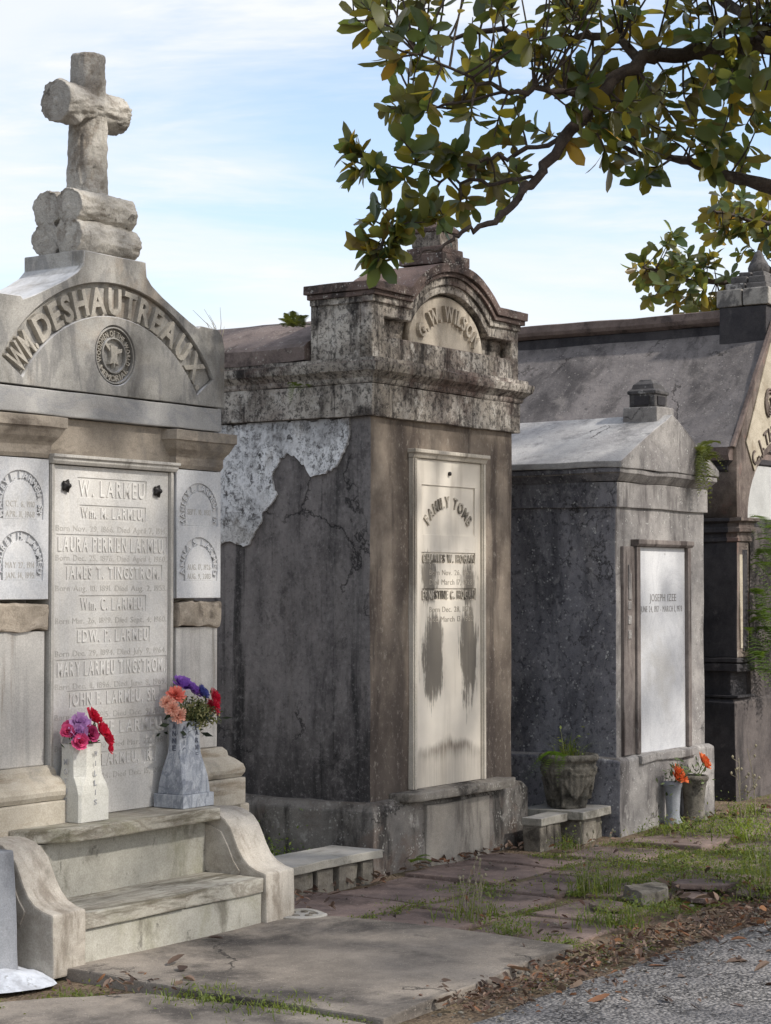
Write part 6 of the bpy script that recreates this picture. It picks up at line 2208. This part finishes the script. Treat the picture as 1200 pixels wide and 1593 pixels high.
fern('fern', S(0.24, 0.13, 0.05), 'small fern at the foot of the arched tomb, right of the low bench', [((0, 0, 0), (0.5, -0.5, 0.7), 0.17, 0.5), ((0, 0, 0), (0.9, -0.3, 0.45), 0.18, 0.5), ((0, 0, 0), (0.0, -0.8, 0.6), 0.13, 0.5), ((0, 0, 0), (-0.5, -0.5, 0.6), 0.12, 0.5)], 1, (0.95, 1.1, 0.75))
rr = random.Random(77)
fr = []
for k in range(150):
    x, z = rr.uniform(0.02, 0.75), rr.uniform(-0.75, 0.55)
    if rr.random() < 0.25:
        x = rr.uniform(-0.05, 0.2)
        z = rr.uniform(-0.7, 0.0)
    fr.append(((x + 0.1, -0.01, z), (rr.gauss(0, 0.5), -rr.uniform(0.4, 1.0), rr.uniform(-0.3, 0.7)), rr.uniform(0.16, 0.34), rr.uniform(0.5, 1.1)))
fern('hanging_ferns', S(4.70 + 0.10, 0.27, 1.75), 'mass of ferns hanging over the large tomb door at the right edge', fr, 2, (0.62, 0.78, 0.52))
# weeds rooted on the tombs
rr = random.Random(5)
fern('roof_fern', S(2.27 + 1.16, 0.47 + 0.09, 2.66), 'tuft of ferns growing from the gabled tomb right eave', [((rr.gauss(0, 0.04), 0, rr.gauss(0, 0.04)), (rr.gauss(0, 0.7), -rr.uniform(0.2, 0.9), rr.gauss(0, 0.8)), rr.uniform(0.09, 0.24), 0.6) for k in range(34)], 3, (0.85, 0.78, 0.8))
fern('parapet_weed', S(-0.10, -0.50, 3.30), 'weed tuft rooted behind the arched tomb parapet', [((rr.gauss(0, 0.03), rr.gauss(0, 0.03), 0), (rr.gauss(0, 0.6), rr.gauss(0, 0.4), rr.uniform(0.3, 1.2)), rr.uniform(0.08, 0.18), 0.4) for k in range(26)], 4, (0.62, 0.56, 0.5))
fern('cornice_weed', S(-0.15, -0.42, 2.93), 'small weed tuft hanging on the arched tomb side cornice', [((rr.gauss(0, 0.03), rr.gauss(0, 0.03), 0), (-rr.uniform(0.3, 1), rr.gauss(0, 0.6), rr.gauss(0, 0.7)), rr.uniform(0.05, 0.11), 0.7) for k in range(20)], 6, (0.6, 0.65, 0.45))
g = G()
base = S(-0.02, -1.15, 3.24)
for k in range(7):
    e = Vector((rr.uniform(-0.16, 0.10), rr.uniform(-0.1, 0.1), rr.uniform(0.10, 0.24)))
    g.tube([(0, 0, -0.03), e * 0.5 + Vector((0.01, 0, 0.02)), e], [0.003, 0.002, 0.001], 4)
o = g.build('dry_twig', M_STEM, None)
o.location = base
tag(o, 'bare dry twig sticking up from the arched tomb roof', 'twig')
# plant in the urn
rr = random.Random(9)
up = empty('urn_plant', urn.location + Vector((0, 0, 0.335)), ROW)
tag(up, 'straggly green weeds growing out of the stone urn', 'plant')
vs, fs, cs = [], [], []
blades(vs, fs, cs, (0, 0, 0), 46, 0.20, 0.05, rr, lean=1.4, w=0.004)
for k in range(16):
    frond(vs, fs, cs, (-0.06, 0.02, 0.0), (-rr.uniform(0.6, 1.2), rr.gauss(0, 0.4), rr.uniform(0.2, 0.8)), rr.uniform(0.2, 0.36), 0.7, rr, n=16, wd=0.10, tint=(0.7, 0.95, 0.65))
leaflets(vs, fs, cs, (0.02, 0, 0.02), 60, 0.14, 0.06, rr, 0.03)
link_mesh('leaves', leafmesh('leaves', vs, fs, cs), M_WEED, up)

# creeping ground cover between the stones, and along the road edge
rr = random.Random(3)
vs, fs, cs = [], [], []


def cover(n, u0, u1, v0, v1, f, thr, h, z=0.006):
    k = 0
    while k < n:
        u, v = rr.uniform(u0, u1), rr.uniform(v0, v1)
        k += 1
        if fbm(Vector((u, v, 4.4)), f, 3) < thr:
            continue
        p = S(u, v, ground_z(u, v) + z) - SITE
        if rr.random() < 0.22:
            blades(vs, fs, cs, p, 3, h * rr.uniform(0.4, 1.1), 0.012, rr, lean=1.0, w=0.003)
        else:
            leaflets(vs, fs, cs, p, 8, h * 0.35, 0.02, rr, 0.016)


joints = [(-1.48, 1.30, 0.80, 0.92), (-0.9, 1.3, 1.36, 1.52), (-1.5, 2.0, 1.9, 2.2), (1.2, 4.6, 1.1, 1.36), (0.50, 0.62, 0.8, 2.0), (1.2, 1.38, 0.4, 1.9), (-0.14, 0.0, 0.85, 2.0), (1.9, 2.1, 0.6, 1.8), (2.6, 2.85, 0.6, 1.8), (1.2, 4.5, 1.75, 2.3), (0.3, 3.6, 1.6, 2.4), (1.8, 3.6, 0.56, 0.74)]
for (a, b, c, d) in joints:
    cover(int(1000 * (b - a) * (d - c) + 90), a, b, c, d, 1.6, -0.12, 0.045)
cover(700, -1.5, 3.4, 0.7, 2.3, 1.3, 0.22, 0.05, 0.02)
cover(900, 1.0, 4.5, 0.6, 2.4, 1.6, 0.12, 0.08, 0.02)
cover(500, -0.9, 1.2, 1.5, 2.4, 1.3, 0.05, 0.055, 0.02)
cover(150, -2.6, -0.8, 2.2, 2.5, 2.0, 0.1, 0.035)
cover(120, -3.46, -3.38, 1.2, 2.3, 1.0, -0.2, 0.03, 0.03)
o = link_mesh('ground_cover', leafmesh('ground_cover', vs, fs, cs), M_WEED)
o.location = SITE
tag(o, 'creeping green weeds and fine grass in the joints of the paving', 'ground cover', kind='stuff')

# dead leaves
DL = [(0.8, 0.76, 0.72), (1.3, 1.28, 1.24), (0.42, 0.38, 0.37), (1.5, 1.0, 0.65), (0.8, 0.62, 0.56), (1.8, 1.76, 1.7), (0.55, 0.5, 0.46)]


def dead_leaf_geo(rr, ln, flat=False):
    a = rr.uniform(0, 6.28)
    dr = Vector((math.cos(a), math.sin(a), rr.uniform(-0.05, 0.25))).normalized()
    nv = Vector((rr.gauss(0, 0.35), rr.gauss(0, 0.35), 1)).normalized()
    if flat:
        nv = Vector((rr.gauss(0, 0.12), rr.gauss(0, 0.12), 1)).normalized()
        dr.z = 0.03
        return leaf_geo(Vector((0, 0, 0)), dr.normalized(), nv, ln, ln * rr.uniform(0.38, 0.52), rr.uniform(0.15, 0.7), rr.uniform(-0.25, 0.12))
    return leaf_geo(Vector((0, 0, 0)), dr, nv, ln, ln * rr.uniform(0.34, 0.55), rr.uniform(0.2, 1.5), rr.uniform(-0.6, 0.5))


rr = random.Random(14)
vs, fs, cs = [], [], []


def litter(n, u0, u1, v0, v1, size, z=0.012, thr=-9, edge=None):
    for k in range(n):
        u, v = rr.uniform(u0, u1), rr.uniform(v0, v1)
        if edge is not None:
            v = road_edge(u) + rr.gauss(edge[0], edge[1])
        if fbm(Vector((u, v, 8.4)), 1.5, 2) < thr:
            continue
        a, f = dead_leaf_geo(rr, size * rr.uniform(0.35, 1.2))
        p = S(u, v, max(ground_z(u, v), 0.0) + z + rr.uniform(0, 0.012)) - SITE
        b = len(vs)
        vs.extend([q + p for q in a])
        fs.extend([tuple(i + b for i in t) for t in f])
        t = rr.choice(DL)
        cs.extend([t] * len(f))


litter(1500, -3.0, 1.2, 0, 0, 0.036, edge=(-0.06, 0.11))
litter(160, -3.0, 1.2, 0, 0, 0.062, edge=(-0.03, 0.14))
litter(150, -1.9, 0.4, 0, 0, 0.055, edge=(-0.12, 0.14))
litter(260, -3.0, 1.2, 0, 0, 0.032, 0.028, edge=(0.22, 0.2))
litter(30, -3.0, 1.0, 0, 0, 0.075, 0.028, edge=(0.25, 0.22))
litter(260, -1.5, 4.5, 0.1, 2.3, 0.045, 0.02)
litter(50, -1.5, -0.1, 0.08, 0.32, 0.07, 0.02)
litter(60, 0.1, 1.75, 0.10, 0.22, 0.06, 0.02)
litter(60, 2.3, 4.3, 0.55, 0.85, 0.07, 0.02)
litter(60, -0.2, 0.9, 1.7, 2.3, 0.08, 0.03)
litter(40, -3.6, -3.2, 0.9, 1.3, 0.05, 0.03)
litter(60, -2.6, 3, 2.7, 4.2, 0.05, 0.026)
o = link_mesh('leaf_litter', leafmesh('leaf_litter', vs, fs, cs), M_DRYLEAF)
o.location = SITE
tag(o, 'drift of small dry brown leaves along the edge of the asphalt and paving', 'leaf litter', kind='stuff')

big = [(-3.02, 0.98, 0.16, 0, 'pale curled dead leaf by the foot of the left scroll'), (-3.10, 1.12, 0.13, 2, 'small brown dead leaf beside the pale one near the left scroll'), (-2.42, 0.72, 0.11, 2, 'dark curled dead leaf against the seat riser'),
       (-1.18, 1.88, 0.15, 2, 'large dark brown dead leaf on the paving beside the slab corner'), (-2.16, 2.34, 0.17, 5, 'pale pinkish dead leaf standing in the litter at the slab edge'), (-2.52, 2.42, 0.16, 0, 'long brown dead leaf lying in the litter near the bottom edge'),
       (-2.62, 2.86, 0.15, 3, 'orange yellow dead leaf alone on the asphalt at the bottom'), (-1.72, 2.80, 0.14, 3, 'rust brown dead leaf on the asphalt, left of a pair'), (-1.52, 2.98, 0.16, 0, 'rust brown dead leaf on the asphalt, right of a pair'), (-1.28, 2.64, 0.13, 5, 'pale brown dead leaf at the asphalt edge below the grassy tuft'),
       (-0.62, 2.46, 0.14, 2, 'dark brown curled dead leaf in the litter at right'), (-2.3, 3.34, 0.14, 4, 'reddish dead leaf at the lower right of the asphalt'), (-0.20, 2.78, 0.15, 3, 'rust dead leaf at the right edge of the asphalt'), (0.52, 0.16, 0.16, 4, 'large reddish dead leaf at the foot of the arched tomb'),
       (0.30, 0.22, 0.13, 1, 'tan dead leaf beside the small fern'), (-0.30, 0.30, 0.14, 1, 'pale dead leaf below the right end of the low bench'), (-0.92, 0.34, 0.12, 1, 'whitish dead leaf below the left end of the low bench'), (-0.88, 1.18, 0.10, 1, 'tan dead leaf on the paving beside the seeding weeds')]
for i, (u, v, ln, t, lab) in enumerate(big):
    r2 = random.Random(i * 7 + 1)
    a, f = dead_leaf_geo(r2, ln * 0.72, flat=True)
    me = leafmesh('dead_leaf', a, f, [DL[t]] * len(f))
    ob = link_mesh('dead_leaf', me, M_DRYLEAF, None, True)
    mz = min(q.z for q in a)
    zz = max(ground_z(u, v), 0.0) + (0.042 if u < -1.6 and v < 2.3 else 0.022)
    ob.location = S(u, v, zz - mz)
    tag(ob, lab, 'leaf', 'fallen magnolia leaves')

# broken slate pieces and a flat rock at right
rk = [('rock', -0.02, 1.84, (0.42, 0.22, 0.07), 0.2, M_BLOCKS, 'flat layered brown rock lying on the paving at right', 'rock'), ('slate_piece', 0.46, 1.96, (0.46, 0.26, 0.028), -0.25, M_PAVER, 'broken slate tile propped over the leaves, right of the rock', 'slate'),
      ('slate_piece', 0.16, 2.06, (0.30, 0.20, 0.022), 0.5, M_PAVER, 'broken slate tile lying in front of the flat rock', 'slate'), ('slate_piece', 0.50, 2.22, (0.26, 0.18, 0.020), 0.1, M_PAVER, 'small slate piece in the leaves at right', 'slate'), ('slate_piece', -0.40, 1.80, (0.30, 0.22, 0.024), 0.8, M_PAVER, 'slate piece half under weeds, left of the rock', 'slate')]
for i, (nm, u, v, s_, rot, mt, lab, cat) in enumerate(rk):
    g = G()
    w, d, h = s_
    r2 = random.Random(i + 50)
    pts = [(w / 2 * math.cos(a) * r2.uniform(0.8, 1.12), d / 2 * math.sin(a) * r2.uniform(0.8, 1.12)) for a in [k * 2 * math.pi / 8 + 0.2 for k in range(8)]]
    g.prism(pts, 0, h, 'z')
    ob = g.build(nm, mt, None, bevel=0.006, rough=(0.03, 0.008 if nm == 'slate_piece' else 0.016, 6.0), seed=i * 5.1)
    ob.location = S(u, v, ground_z(u, v) + 0.022 + (0.02 if i == 1 else 0))
    ob.rotation_euler = (0.02, 0.05 if i == 1 else 0.0, ROW + rot)
    tag(ob, lab, cat)
# round patched drain cover at the slab's back corner
dc = empty('drain_cover', S(-1.60, 0.66, 0.036), ROW)
tag(dc, 'round whitish mortar cover set in the slab by the right scroll', 'drain cover')
g = G()
g.lathe([(0.145, -0.02), (0.145, 0.004), (0.13, 0.010), (0.10, 0.010), (0.095, 0.004), (0.02, 0.004)], 30, rel=lambda a, i, r, z: r * (1 + 0.03 * math.sin(3 * a)))
g.build('rim', M_BENCH, dc, rough=(0.03, 0.006, 8.0), seed=4)
for k in range(6):
    a = k * 1.05 + 0.3
    g = G()
    g.prism([(0.065 * math.cos(a) + 0.022 * math.cos(t), 0.065 * math.sin(a) + 0.022 * math.sin(t)) for t in (0.2, 1.4, 2.9, 4.1, 5.2)], 0.002, 0.010, 'z')
    g.build('pebble', M_BLOCKS, dc)
# pale pebbles and shell bits scattered on the paving
r2 = random.Random(88)
g = G()
for k in range(420):
    u, v = r2.uniform(-1.5, 3.2), r2.uniform(0.15, 2.45)
    if k >= 50:
        u = r2.uniform(-3.2, 1.0)
        v = road_edge(u) + r2.gauss(0.05, 0.12)
    p = S(u, v, max(ground_z(u, v), 0) + 0.022) - SITE
    s_ = r2.uniform(0.004, 0.016) if k < 120 else r2.uniform(0.003, 0.008)
    g.lathe([(s_ * 0.4, 0), (s_, s_ * 0.3), (s_ * 0.9, s_ * 0.7), (s_ * 0.3, s_)], 7, c=p, rel=lambda a, i, r, z: r * (1 + 0.25 * math.sin(2 * a + k)))
o = g.build('pebbles', M_BLOCKS, None)
o.location = SITE
tag(o, 'scattered pale pebbles and shell bits on the paving and litter', 'pebbles', kind='stuff')
